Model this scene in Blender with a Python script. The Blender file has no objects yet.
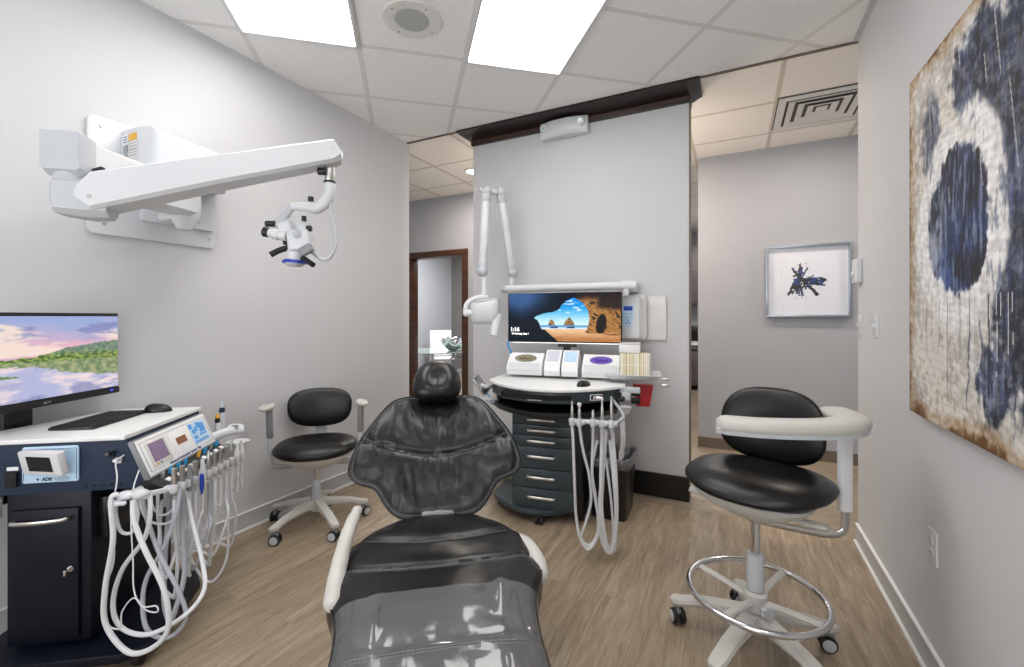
import bpy, bmesh, math, random
from mathutils import Vector, Matrix, Euler, noise
random.seed(7)
C = bpy.context.scene.collection
PI = math.pi
V = Vector
F_PX, HOR, EYE = 440.0, 317.0, 1.27
def at(px, py, Y):
    """a point of the place, read from the photograph, Y metres in front of the camera"""
    return V(((px - 512) * Y / F_PX, Y, EYE + (HOR - py) * Y / F_PX))
def atz(px, py, z):
    return at(px, py, F_PX * (EYE - z) / (py - HOR))
ANG = -0.4660                       # the room is turned against the camera by 26.7 degrees
ROOM = Matrix.Rotation(ANG, 4, 'Z')
def rp(u, w, z=0): return ROOM @ V((u, w, z))
def to_room(p): return ROOM.inverted() @ V(p)

# ---------------------------------------------------------------- materials
def nodes(name):
    m = bpy.data.materials.new(name); m.use_nodes = True
    nt = m.node_tree; return m, nt, nt.nodes['Principled BSDF']
def setp(b, **k):
    for n, v in k.items():
        b.inputs[n.replace('_', ' ')].default_value = v
def lin(c):
    if isinstance(c, str):
        c = [int(c[i:i+2], 16) / 255 for i in (0, 2, 4)]
    return tuple([(x / 12.92 if x <= .04045 else ((x + .055) / 1.055) ** 2.4) for x in c[:3]] + [1])
def mat(name, col, rough=.5, metal=0, var=.06, scale=8, bump=0, bscale=60, bdist=.002, coat=0, emit=None, estr=0, spec=.5):
    m, nt, b = nodes(name); L = nt.links
    c = lin(col)
    tc = nt.nodes.new('ShaderNodeTexCoord')
    nz = nt.nodes.new('ShaderNodeTexNoise'); nz.inputs['Scale'].default_value = scale; nz.inputs['Detail'].default_value = 3
    L.new(tc.outputs['Object'], nz.inputs['Vector'])
    mx = nt.nodes.new('ShaderNodeMix'); mx.data_type = 'RGBA'
    mx.inputs[6].default_value = tuple([x * (1 - var) for x in c[:3]] + [1])
    mx.inputs[7].default_value = tuple([min(1, x * (1 + var)) for x in c[:3]] + [1])
    L.new(nz.outputs['Fac'], mx.inputs[0]); L.new(mx.outputs[2], b.inputs['Base Color'])
    setp(b, Roughness=rough, Metallic=metal, Coat_Weight=coat); b.inputs['Specular IOR Level'].default_value = spec
    if bump:
        n2 = nt.nodes.new('ShaderNodeTexNoise'); n2.inputs['Scale'].default_value = bscale; n2.inputs['Detail'].default_value = 4
        L.new(tc.outputs['Object'], n2.inputs['Vector'])
        bp = nt.nodes.new('ShaderNodeBump'); bp.inputs['Strength'].default_value = bump; bp.inputs['Distance'].default_value = bdist
        L.new(n2.outputs['Fac'], bp.inputs['Height']); L.new(bp.outputs['Normal'], b.inputs['Normal'])
    if emit:
        b.inputs['Emission Color'].default_value = lin(emit); b.inputs['Emission Strength'].default_value = estr
    return m
def math_(nt, op, a, b=None):
    n = nt.nodes.new('ShaderNodeMath'); n.operation = op
    for i, x in enumerate((a, b)):
        if x is None: continue
        if isinstance(x, (int, float)): n.inputs[i].default_value = x
        else: nt.links.new(x, n.inputs[i])
    return n.outputs[0]
def ceiling_mat(name, col, line, origin, ang, pitch=.61):
    m, nt, b = nodes(name); L = nt.links
    tc = nt.nodes.new('ShaderNodeTexCoord')
    mp = nt.nodes.new('ShaderNodeMapping'); mp.vector_type = 'TEXTURE'
    mp.inputs['Location'].default_value = (origin[0], origin[1], 0); mp.inputs['Rotation'].default_value = (0, 0, ang)
    L.new(tc.outputs['Object'], mp.inputs['Vector'])
    sp = nt.nodes.new('ShaderNodeSeparateXYZ'); L.new(mp.outputs[0], sp.inputs[0])
    ds = []
    for ax in (0, 1):
        f = math_(nt, 'FRACT', math_(nt, 'ADD', math_(nt, 'DIVIDE', sp.outputs[ax], pitch), 100.5))
        ds.append(math_(nt, 'MULTIPLY', math_(nt, 'ABSOLUTE', math_(nt, 'SUBTRACT', f, .5)), pitch))
    d = math_(nt, 'MINIMUM', ds[0], ds[1])
    bar = math_(nt, 'LESS_THAN', d, .0115); edge = math_(nt, 'LESS_THAN', d, .0150)
    nz = nt.nodes.new('ShaderNodeTexNoise'); nz.inputs['Scale'].default_value = 90; nz.inputs['Detail'].default_value = 5
    L.new(tc.outputs['Object'], nz.inputs['Vector'])
    c = lin(col)
    m1 = nt.nodes.new('ShaderNodeMix'); m1.data_type = 'RGBA'; L.new(nz.outputs['Fac'], m1.inputs[0])
    m1.inputs[6].default_value = tuple([x * .86 for x in c[:3]] + [1]); m1.inputs[7].default_value = tuple([min(1, x * 1.1) for x in c[:3]] + [1])
    m2 = nt.nodes.new('ShaderNodeMix'); m2.data_type = 'RGBA'; L.new(edge, m2.inputs[0]); L.new(m1.outputs[2], m2.inputs[6])
    m2.inputs[7].default_value = tuple([x * .74 for x in c[:3]] + [1])  # thin shadow beside the grid bars, painted into the tile colour
    m3 = nt.nodes.new('ShaderNodeMix'); m3.data_type = 'RGBA'; L.new(bar, m3.inputs[0]); L.new(m2.outputs[2], m3.inputs[6])
    m3.inputs[7].default_value = lin(line)
    L.new(m3.outputs[2], b.inputs['Base Color']); setp(b, Roughness=.9)
    bp = nt.nodes.new('ShaderNodeBump'); bp.inputs['Strength'].default_value = .3; bp.inputs['Distance'].default_value = .002
    L.new(nz.outputs['Fac'], bp.inputs['Height']); L.new(bp.outputs['Normal'], b.inputs['Normal'])
    return m
def wood_floor_mat(name, cols, ang, plank=(.18, 1.22), gap=.5, stretch=14):
    m, nt, b = nodes(name); L = nt.links
    tc = nt.nodes.new('ShaderNodeTexCoord')
    mp = nt.nodes.new('ShaderNodeMapping'); mp.vector_type = 'TEXTURE'; mp.inputs['Rotation'].default_value = (0, 0, ang + PI / 2)
    L.new(tc.outputs['Object'], mp.inputs['Vector'])
    br = nt.nodes.new('ShaderNodeTexBrick'); br.offset = .37; br.inputs['Scale'].default_value = 1
    br.inputs['Brick Width'].default_value = plank[1]; br.inputs['Row Height'].default_value = plank[0]
    br.inputs['Mortar Size'].default_value = .0010; br.inputs['Mortar Smooth'].default_value = .3
    br.inputs['Color1'].default_value = (.42, .42, .42, 1); br.inputs['Color2'].default_value = (.62, .62, .62, 1); br.inputs['Mortar'].default_value = (gap * .5, gap * .5, gap * .5, 1)
    L.new(mp.outputs[0], br.inputs['Vector'])
    m2 = nt.nodes.new('ShaderNodeMapping'); m2.inputs['Scale'].default_value = (1.6, stretch, 1)
    L.new(mp.outputs[0], m2.inputs['Vector'])
    # shift the grain plank by plank
    ad = nt.nodes.new('ShaderNodeVectorMath'); ad.operation = 'MULTIPLY_ADD'
    L.new(br.outputs['Color'], ad.inputs[0]); ad.inputs[1].default_value = (30, 30, 30); L.new(m2.outputs[0], ad.inputs[2])
    n1 = nt.nodes.new('ShaderNodeTexNoise'); n1.inputs['Scale'].default_value = 2.0; n1.inputs['Detail'].default_value = 9; n1.inputs['Roughness'].default_value = .68; n1.inputs['Distortion'].default_value = .9
    L.new(ad.outputs[0], n1.inputs['Vector'])
    m4 = nt.nodes.new('ShaderNodeMapping'); m4.inputs['Scale'].default_value = (4, 130, 1); L.new(mp.outputs[0], m4.inputs['Vector'])
    n2 = nt.nodes.new('ShaderNodeTexNoise'); n2.inputs['Scale'].default_value = 1.6; n2.inputs['Detail'].default_value = 4
    L.new(m4.outputs[0], n2.inputs['Vector'])
    f = math_(nt, 'ADD', math_(nt, 'MULTIPLY', n1.outputs['Fac'], .72), math_(nt, 'MULTIPLY', n2.outputs['Fac'], .28))
    cr = nt.nodes.new('ShaderNodeValToRGB'); L.new(f, cr.inputs[0])
    e = cr.color_ramp.elements
    e[0].position = .30; e[0].color = lin(cols[0]); e[1].position = .70; e[1].color = lin(cols[2])
    k = e.new(.5); k.color = lin(cols[1])
    mx = nt.nodes.new('ShaderNodeMix'); mx.data_type = 'RGBA'; mx.blend_type = 'MULTIPLY'; mx.inputs[0].default_value = .55
    sc = nt.nodes.new('ShaderNodeVectorMath'); sc.operation = 'SCALE'; sc.inputs['Scale'].default_value = 1.95; L.new(br.outputs['Color'], sc.inputs[0])
    L.new(cr.outputs[0], mx.inputs[6]); L.new(sc.outputs[0], mx.inputs[7]); L.new(mx.outputs[2], b.inputs['Base Color'])
    setp(b, Roughness=.42)
    bp = nt.nodes.new('ShaderNodeBump'); bp.inputs['Strength'].default_value = .12; bp.inputs['Distance'].default_value = .002
    L.new(f, bp.inputs['Height']); L.new(bp.outputs['Normal'], b.inputs['Normal'])
    return m
def wood_mat(name, c0, c1, rough=.35, scale=(2, 2, 30)):
    m, nt, b = nodes(name); L = nt.links
    tc = nt.nodes.new('ShaderNodeTexCoord'); mp = nt.nodes.new('ShaderNodeMapping'); mp.inputs['Scale'].default_value = scale
    L.new(tc.outputs['Object'], mp.inputs['Vector'])
    n = nt.nodes.new('ShaderNodeTexNoise'); n.inputs['Scale'].default_value = 2; n.inputs['Detail'].default_value = 6; L.new(mp.outputs[0], n.inputs['Vector'])
    cr = nt.nodes.new('ShaderNodeValToRGB'); L.new(n.outputs['Fac'], cr.inputs[0])
    cr.color_ramp.elements[0].position = .3; cr.color_ramp.elements[0].color = lin(c0); cr.color_ramp.elements[1].position = .7; cr.color_ramp.elements[1].color = lin(c1)
    L.new(cr.outputs[0], b.inputs['Base Color']); setp(b, Roughness=rough)
    return m
def attr_mat(name, rough=.6, emit=0, coat=0, bump=0):
    m, nt, b = nodes(name)
    a = nt.nodes.new('ShaderNodeAttribute'); a.attribute_name = 'Col'
    if emit:
        nt.links.new(a.outputs['Color'], b.inputs['Emission Color']); b.inputs['Emission Strength'].default_value = emit
        b.inputs['Base Color'].default_value = (.01, .01, .01, 1)
    else: nt.links.new(a.outputs['Color'], b.inputs['Base Color'])
    setp(b, Roughness=rough, Coat_Weight=coat)
    if emit: b.inputs['Specular IOR Level'].default_value = .03
    if bump:
        tc = nt.nodes.new('ShaderNodeTexCoord'); n2 = nt.nodes.new('ShaderNodeTexNoise'); n2.inputs['Scale'].default_value = 45; n2.inputs['Detail'].default_value = 6
        nt.links.new(tc.outputs['Object'], n2.inputs['Vector'])
        bp = nt.nodes.new('ShaderNodeBump'); bp.inputs['Strength'].default_value = bump; bp.inputs['Distance'].default_value = .006
        nt.links.new(n2.outputs['Fac'], bp.inputs['Height']); nt.links.new(bp.outputs['Normal'], b.inputs['Normal'])
    return m
def emit_mat(name, col, s):
    m, nt, b = nodes(name)
    nz = nt.nodes.new('ShaderNodeTexNoise'); nz.inputs['Scale'].default_value = 2
    mr = nt.nodes.new('ShaderNodeMapRange'); mr.inputs['To Min'].default_value = s * .97; mr.inputs['To Max'].default_value = s * 1.03
    nt.links.new(nz.outputs['Fac'], mr.inputs['Value']); nt.links.new(mr.outputs[0], b.inputs['Emission Strength'])
    b.inputs['Emission Color'].default_value = lin(col); b.inputs['Base Color'].default_value = lin(col)
    return m
def leather_mat(name, col='17181b', rough=.30):
    m, nt, b = nodes(name); L = nt.links
    tc = nt.nodes.new('ShaderNodeTexCoord')
    v = nt.nodes.new('ShaderNodeTexVoronoi'); v.inputs['Scale'].default_value = 420; L.new(tc.outputs['Object'], v.inputs['Vector'])
    n = nt.nodes.new('ShaderNodeTexNoise'); n.inputs['Scale'].default_value = 9; n.inputs['Detail'].default_value = 3; L.new(tc.outputs['Object'], n.inputs['Vector'])
    mx = nt.nodes.new('ShaderNodeMix'); mx.data_type = 'RGBA'; c = lin(col)
    mx.inputs[6].default_value = tuple([x * .8 for x in c[:3]] + [1]); mx.inputs[7].default_value = tuple([x * 1.2 for x in c[:3]] + [1])
    L.new(n.outputs['Fac'], mx.inputs[0]); L.new(mx.outputs[2], b.inputs['Base Color'])
    rr = nt.nodes.new('ShaderNodeMapRange'); rr.inputs['To Min'].default_value = rough - .05; rr.inputs['To Max'].default_value = rough + .1
    b.inputs['Specular IOR Level'].default_value = .42; L.new(n.outputs['Fac'], rr.inputs['Value']); L.new(rr.outputs[0], b.inputs['Roughness'])
    b1 = nt.nodes.new('ShaderNodeBump'); b1.inputs['Strength'].default_value = .12; b1.inputs['Distance'].default_value = .0008; L.new(v.outputs['Distance'], b1.inputs['Height'])
    b2 = nt.nodes.new('ShaderNodeBump'); b2.inputs['Strength'].default_value = .14; b2.inputs['Distance'].default_value = .006
    L.new(n.outputs['Fac'], b2.inputs['Height']); L.new(b1.outputs['Normal'], b2.inputs['Normal']); L.new(b2.outputs['Normal'], b.inputs['Normal'])
    return m
def film_mat(name, tint=(.9, .92, .95), gloss=.16, rough=.06, bump=.5, bscale=7, haze=.10, mscale=(1, 1, 1)):
    m, nt, b = nodes(name); L = nt.links
    nt.nodes.remove(b); out = nt.nodes['Material Output']
    tr = nt.nodes.new('ShaderNodeBsdfTransparent'); tr.inputs['Color'].default_value = (*tint, 1)
    gl = nt.nodes.new('ShaderNodeBsdfGlossy'); gl.inputs['Roughness'].default_value = rough
    df = nt.nodes.new('ShaderNodeBsdfDiffuse'); df.inputs['Color'].default_value = (.75, .77, .8, 1)
    tc = nt.nodes.new('ShaderNodeTexCoord'); n = nt.nodes.new('ShaderNodeTexNoise'); n.inputs['Scale'].default_value = bscale; n.inputs['Detail'].default_value = 2
    mp = nt.nodes.new('ShaderNodeMapping'); mp.inputs['Scale'].default_value = mscale; L.new(tc.outputs['Object'], mp.inputs['Vector']); L.new(mp.outputs[0], n.inputs['Vector'])
    bp = nt.nodes.new('ShaderNodeBump'); bp.inputs['Strength'].default_value = bump; bp.inputs['Distance'].default_value = .01; L.new(n.outputs['Fac'], bp.inputs['Height'])
    L.new(bp.outputs['Normal'], gl.inputs['Normal'])
    fr = nt.nodes.new('ShaderNodeLayerWeight'); fr.inputs['Blend'].default_value = .5; L.new(bp.outputs['Normal'], fr.inputs['Normal'])
    k = math_(nt, 'ADD', math_(nt, 'MULTIPLY', math_(nt, 'POWER', fr.outputs['Facing'], 5), .9), gloss + .035)
    m0 = nt.nodes.new('ShaderNodeMixShader'); m0.inputs[0].default_value = haze; L.new(tr.outputs[0], m0.inputs[1]); L.new(df.outputs[0], m0.inputs[2])
    m1 = nt.nodes.new('ShaderNodeMixShader'); L.new(k, m1.inputs[0]); L.new(m0.outputs[0], m1.inputs[1]); L.new(gl.outputs[0], m1.inputs[2])
    L.new(m1.outputs[0], out.inputs['Surface'])
    return m

M = {}
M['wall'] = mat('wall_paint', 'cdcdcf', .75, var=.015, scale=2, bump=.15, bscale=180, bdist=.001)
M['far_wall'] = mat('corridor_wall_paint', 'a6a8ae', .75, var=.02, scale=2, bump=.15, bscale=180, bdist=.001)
M['dark_wall'] = mat('dark_grey_wall', '6f6c6a', .8, var=.02)  # darker grey for the meeting room end wall
M['ceil'] = ceiling_mat('ceiling_tiles', 'efefee', 'dcdad6', (-.879, 2.527), .2356)
M['ceil2'] = ceiling_mat('corridor_ceiling_tiles', 'f6efe8', 'd3c6b8', tuple(rp(.28, 3.10))[:2], ANG)
M['floor'] = wood_floor_mat('vinyl_plank_floor', ('6d5e4c', '978671', 'b8a892'), ANG)
M['floor2'] = wood_floor_mat('corridor_floor', ('75695a', '8f8270', 'a59784'), ANG + PI / 2, (.45, .9), .7, 5)
M['base'] = mat('wall_base_grey', 'bfbfc0', .5, var=.01)
M['white_line'] = mat('white_strip', 'f0f0f0', .4, var=.01)
M['espresso'] = wood_mat('espresso_wood', '120a07', '24150e', .3, (3, 3, 3))
M['brown_wood'] = wood_mat('brown_wood', '2e1a10', '55321f', .35, (2, 2, 14))
M['walnut'] = wood_mat('walnut_fascia', '2a1b15', '4a3026', .35, (3, 3, 20))
M['black_base'] = mat('black_base', '0c0a0a', .35)
M['brown_base'] = mat('brown_base', '6a5e52', .5)
M['white'] = mat('white_enamel', 'd3d6da', .32, var=.01, coat=.1)
M['white2'] = mat('white_plastic', 'dadbde', .38, var=.01)
M['offwhite'] = mat('off_white_plastic', 'd9d8d4', .42, var=.015)
M['pale_grey'] = mat('pale_grey_plastic', 'bdc1c6', .4, var=.015)
M['grey'] = mat('grey_plastic', '85888c', .4, var=.02)
M['stool_white'] = mat('stool_white', 'c3c1bc', .45, var=.02)
M['black'] = mat('black_plastic', '101113', .35, var=.05)
M['matte_black'] = mat('matte_black', '08090a', .7, var=.05)
M['rubber'] = mat('black_rubber', '16171a', .6, var=.08)
M['leather'] = leather_mat('black_leather', '08090b', .29)
M['vinyl'] = leather_mat('black_vinyl', '09090a', .33)
M['chrome'] = mat('chrome', 'd8d9db', .12, 1, var=.02)
M['steel'] = mat('brushed_steel', 'cfcdc9', .28, 1, var=.04)
M['navy'] = mat('navy_metal', '0f2440', .4, var=.03, coat=.1)
M['navy_dark'] = mat('navy_metal_dark', '070d1c', .45, var=.03, spec=.3)
M['slate'] = mat('slate_metal', '334046', .38, var=.03, coat=.2)
M['slate_dark'] = mat('slate_metal_dark', '12171a', .45, var=.03)
M['counter'] = mat('white_counter', 'eceded', .3, var=.01)
M['hose'] = mat('white_hose', 'd9dbdf', .4, var=.02)
M['hose_grey'] = mat('grey_hose', 'a9adb6', .4, var=.03)
M['blue'] = mat('blue_plastic', '1f3fae', .4, var=.05)
M['cyan'] = mat('blue_tube', '2c9ddb', .35, var=.05)
M['red'] = mat('red_plastic', 'c0141c', .35, var=.05)
M['stitch'] = mat('pale_stitching', '8f9398', .7, var=.1)
M['card'] = mat('white_card', 'f0f0f1', .6, var=.01)
M['yellow'] = mat('yellow_label', 'e8b13a', .6, var=.02)
M['blue_ink'] = mat('blue_ink', '2a4a86', .6, var=.02)
M['grey_ink'] = mat('grey_ink', '9aa0a6', .6, var=.02)
M['dark_ink'] = mat('dark_ink', '1d2430', .6, var=.02)
M['panel'] = mat('diffuser_panel', 'ffffff', .5, emit='fffdf8', estr=1)
M['glass'] = film_mat('clear_glass', (.86, .93, .91), .05, .02, 0, 1, .0)
M['sleeve'] = film_mat('clear_plastic_sleeve', (.86, .87, .9), .03, .10, .35, 5, .10, (2.2, .7, 1))
M['clear_bag'] = film_mat('clear_bag', (.85, .86, .9), .1, .12, .6, 30)

# ---------------------------------------------------------------- mesh builder
def catmull(pts, n=8, closed=False):
    P = [V(p) for p in pts]; out = []
    N = len(P); rng = range(N if closed else N - 1)
    for i in rng:
        if closed: p0, p1, p2, p3 = P[i-1], P[i], P[(i+1) % N], P[(i+2) % N]
        else:
            p1, p2 = P[i], P[i+1]; p0 = P[i-1] if i else p1 * 2 - p2; p3 = P[i+2] if i + 2 < N else p2 * 2 - p1
        for k in range(n):
            t = k / n
            out.append(.5 * ((2 * p1) + (p2 - p0) * t + (2 * p0 - 5 * p1 + 4 * p2 - p3) * t * t + (3 * p1 - p0 - 3 * p2 + p3) * t ** 3))
    if not closed: out.append(P[-1])
    return out
def rounded(w, h, r, n=5):
    """outline of a rounded rectangle centred on 0"""
    o = []
    for cx, cy, a in ((w/2-r, h/2-r, 0), (-w/2+r, h/2-r, PI/2), (-w/2+r, -h/2+r, PI), (w/2-r, -h/2+r, 1.5*PI)):
        for k in range(n + 1):
            t = a + k / n * PI / 2; o.append((cx + r * math.cos(t), cy + r * math.sin(t)))
    return o
def basis(o, x, y):
    """matrix with origin o, local x along x, local z normal to x,y"""
    x = V(x).normalized(); z = x.cross(V(y)).normalized(); y = z.cross(x)
    m = Matrix((x, y, z)).transposed().to_4x4(); m.translation = V(o); return m
class MB:
    def __init__(s, frame=None):
        s.bm = bmesh.new(); s.F = frame or Matrix.Identity(4); s.mi = 0
    def _fin(s, verts, faces=None):
        for v in verts: v.co = s.F @ v.co
        fs = faces if faces is not None else {f for v in verts for f in v.link_faces}
        for f in fs: f.material_index = s.mi
        return s
    def box(s, c, size, rot=None, bevel=0, seg=2, M_=None):
        r = bmesh.ops.create_cube(s.bm, size=1); vs = r['verts']
        for v in vs: v.co = V((v.co.x * size[0], v.co.y * size[1], v.co.z * size[2]))
        if bevel:
            es = list({e for v in vs for e in v.link_edges})
            g = bmesh.ops.bevel(s.bm, geom=es, offset=min(bevel, min(size) * .49), segments=seg, profile=.5, affect='EDGES')
            vs = list({v for f in g['faces'] for v in f.verts} | {v for v in vs if v.is_valid})
            vs = s._island(vs[0])
        R_ = Matrix.Identity(4)
        if M_ is not None: R_ = M_
        elif rot is not None: R_ = (Euler(rot).to_matrix().to_4x4() if not isinstance(rot, (int, float)) else Matrix.Rotation(rot, 4, 'Z'))
        T = Matrix.Translation(V(c)) @ R_
        for v in vs: v.co = T @ v.co
        return s._fin(vs)
    def _island(s, v0):
        seen = {v0}; st = [v0]
        while st:
            v = st.pop()
            for e in v.link_edges:
                o = e.other_vert(v)
                if o not in seen: seen.add(o); st.append(o)
        return list(seen)
    def loft(s, rings, cap=True, closed_path=False):
        L = []; nv = []
        for r in rings:
            row = [s.bm.verts.new(V(p)) for p in r]; L.append(row); nv += row
        fs = []; n = len(L[0]); R_ = len(L)
        for i in range(R_ if closed_path else R_ - 1):
            a, b = L[i], L[(i+1) % R_]
            for j in range(n):
                fs.append(s.bm.faces.new((a[j], a[(j+1) % n], b[(j+1) % n], b[j])))
        if cap and not closed_path:
            fs.append(s.bm.faces.new(list(reversed(L[0])))); fs.append(s.bm.faces.new(L[-1]))
        bmesh.ops.recalc_face_normals(s.bm, faces=fs)
        return s._fin(nv, fs)
    def cyl(s, p0, p1, r0, r1=None, seg=24, bev=0):
        r1 = r0 if r1 is None else r1
        p0, p1 = V(p0), V(p1); d = (p1 - p0); ln = d.length
        m = d.to_track_quat('Z', 'Y').to_matrix()
        prof = [(r0, 0), (r1, ln)]
        if bev: prof = [(r0 - bev, 0), (r0 - bev * .3, bev * .3), (r0, bev), (r1, ln - bev), (r1 - bev * .3, ln - bev * .3), (r1 - bev, ln)]
        return s.loft([[p0 + m @ V((r * math.cos(2*PI*k/seg), r * math.sin(2*PI*k/seg), z)) for k in range(seg)] for r, z in prof])
    def lathe(s, prof, c=(0, 0, 0), axis=(0, 0, 1), seg=32):
        m = V(axis).to_track_quat('Z', 'Y').to_matrix(); c = V(c)
        return s.loft([[c + m @ V((max(r, 1e-4) * math.cos(2*PI*k/seg), max(r, 1e-4) * math.sin(2*PI*k/seg), z)) for k in range(seg)] for r, z in prof])
    def tube(s, pts, r, seg=10, closed=False, n=6, flat=None, up=None, smooth=True):
        P = catmull(pts, n, closed) if smooth else [V(p) for p in pts]
        N = len(P); rings = []; up0 = V(up) if up else None
        T = [((P[(i+1) % N] - P[i-1]) if closed else (P[min(i+1, N-1)] - P[max(i-1, 0)])).normalized() for i in range(N)]
        ref = up0 or (V((0, 0, 1)) if abs(T[0].z) < .9 else V((1, 0, 0)))
        for i in range(N):
            t = T[i]
            if up0: ref = up0
            a = (ref - t * ref.dot(t))
            if a.length < 1e-5: a = t.orthogonal()
            a.normalize(); b = t.cross(a); ref = a
            rr = r if not isinstance(r, (list, tuple)) else r[0] + (r[-1] - r[0]) * i / max(1, N - 1) if len(r) == 2 else r[min(len(r) - 1, round(i / max(1, N - 1) * (len(r) - 1)))]
            rb = rr * (flat or 1)
            rings.append([P[i] + a * math.cos(2*PI*k/seg) * rr + b * math.sin(2*PI*k/seg) * rb for k in range(seg)])
        return s.loft(rings, closed_path=closed)
    def prism(s, outline, z0, z1, M_=None, bevel=0, seg=2):
        m = M_ or Matrix.Identity(4)
        if not bevel:
            return s.loft([[m @ V((x, y, z)) for x, y in outline] for z in (z0, z1)])
        vs = [[s.bm.verts.new(V((x, y, z))) for x, y in outline] for z in (z0, z1)]
        n = len(outline); fs = [s.bm.faces.new(list(reversed(vs[0]))), s.bm.faces.new(vs[1])]
        es = [e for f in fs for e in f.edges]
        for j in range(n): fs.append(s.bm.faces.new((vs[0][j], vs[0][(j+1) % n], vs[1][(j+1) % n], vs[1][j])))
        bmesh.ops.recalc_face_normals(s.bm, faces=fs)
        v0 = vs[0][0]
        g = bmesh.ops.bevel(s.bm, geom=es, offset=bevel, segments=seg, profile=.5, affect='EDGES')
        isl = s._island(next(v for f in g['faces'] for v in f.verts))
        for v in isl: v.co = m @ v.co
        return s._fin(isl)
    def ball(s, c, r, rot=None, seg=24):
        rr = (r, r, r) if isinstance(r, (int, float)) else r
        g = bmesh.ops.create_uvsphere(s.bm, u_segments=seg, v_segments=seg // 2, radius=1)
        m = rot if rot is not None else Matrix.Identity(4)
        if isinstance(rot, (tuple, list)): m = Euler(rot).to_matrix().to_4x4()
        for v in g['verts']: v.co = V(c) + (m @ V((v.co.x * rr[0], v.co.y * rr[1], v.co.z * rr[2])))
        return s._fin(g['verts'])
    def pad(s, outline, hf, hb, M_=None, rings=10, center=(0, 0)):
        """upholstered cushion: star-shaped 2D outline, hf/hb(t, x, y) give front/back height, t=0 centre .. 1 rim"""
        m = M_ or Matrix.Identity(4); cx, cy = center; fs = []; nv = []
        rim = [s.bm.verts.new(m @ V((x, y, (hf(1, x, y) + hb(1, x, y)) / 2))) for x, y in outline]; nv += rim; n = len(rim)
        for h in (hf, hb):
            prev = rim
            for k in range(1, rings):
                t = math.cos(k / rings * PI / 2) ** .75
                row = []
                for x, y in outline:
                    X, Y_ = cx + (x - cx) * t, cy + (y - cy) * t
                    row.append(s.bm.verts.new(m @ V((X, Y_, h(t, X, Y_)))))
                for j in range(n): fs.append(s.bm.faces.new((prev[j], prev[(j+1) % n], row[(j+1) % n], row[j])))
                prev = row; nv += row
            c = s.bm.verts.new(m @ V((cx, cy, h(0, cx, cy)))); nv.append(c)
            for j in range(n): fs.append(s.bm.faces.new((prev[j], prev[(j+1) % n], c)))
        bmesh.ops.recalc_face_normals(s.bm, faces=fs)
        return s._fin(nv, fs)
    def mesh(s, name, mats, world=None, sharp=38):
        if world is not None: s.bm.transform(world.inverted())
        lim = math.radians(sharp)
        for f in s.bm.faces: f.smooth = True
        for e in s.bm.edges:
            if len(e.link_faces) == 2 and e.calc_face_angle(0) > lim: e.smooth = False
        me = bpy.data.meshes.new(name); s.bm.to_mesh(me); s.bm.free()
        for m in (mats if isinstance(mats, (list, tuple)) else [mats]): me.materials.append(M[m] if isinstance(m, str) else m)
        return me
WORLD = {}
def wm(o):
    while o.parent: o = o.parent
    return WORLD[o.name]
def props(o, label, cat, group=None, kind=None):
    if label: o['label'] = label
    if cat: o['category'] = cat
    if group: o['group'] = group
    if kind: o['kind'] = kind
def thing(name, label, cat, loc=(0, 0, 0), rotz=0, group=None):
    o = bpy.data.objects.new(name, None); C.objects.link(o); o.empty_display_size = .1
    o.location = V(loc); o.rotation_euler = (0, 0, rotz); props(o, label, cat, group)
    WORLD[o.name] = Matrix.Translation(V(loc)) @ Matrix.Rotation(rotz, 4, 'Z')
    return o
def part(name, mb, mats, parent, label=None, world=False, sharp=38, kind=None):
    me = mb.mesh(name, mats, wm(parent) if world else None, sharp)
    o = bpy.data.objects.new(name, me); C.objects.link(o); o.parent = parent
    if label: o['label'] = label
    if kind: o['kind'] = kind
    return o
def solo(name, mb, mats, label, cat, loc=(0, 0, 0), rotz=0, group=None, world=False, kind=None, sharp=38):
    W = Matrix.Translation(V(loc)) @ Matrix.Rotation(rotz, 4, 'Z')
    me = mb.mesh(name, mats, W if world else None, sharp)
    o = bpy.data.objects.new(name, me); C.objects.link(o); o.location = V(loc); o.rotation_euler = (0, 0, rotz)
    WORLD[o.name] = W; props(o, label, cat, group, kind); return o
def struct(name, mb, mats, parent=None):
    me = mb.mesh(name, mats); o = bpy.data.objects.new(name, me); C.objects.link(o)
    if parent: o.parent = parent
    else: o['kind'] = 'structure'; WORLD[o.name] = Matrix.Identity(4)
    return o
def copy_tree(o, parent=None):
    c = o.copy(); C.objects.link(c); c.parent = parent
    for ch in list(o.children): copy_tree(ch, c)
    return c
def text(name, s, size, M_, m, parent, depth=.0006, align='CENTER', bold=0):
    cu = bpy.data.curves.new('lettering', 'FONT'); cu.body = s; cu.size = size; cu.align_x = align; cu.align_y = 'CENTER'; cu.extrude = depth; cu.offset = bold
    t = bpy.data.objects.new('lettering', cu); C.objects.link(t)
    dg = bpy.context.evaluated_depsgraph_get(); dg.update()
    me = bpy.data.meshes.new_from_object(t.evaluated_get(dg)); bpy.data.objects.remove(t)
    me.transform(wm(parent).inverted() @ M_); me.materials.clear(); me.materials.append(M[m])
    o = bpy.data.objects.new(name, me); C.objects.link(o); o.parent = parent; return o
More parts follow.
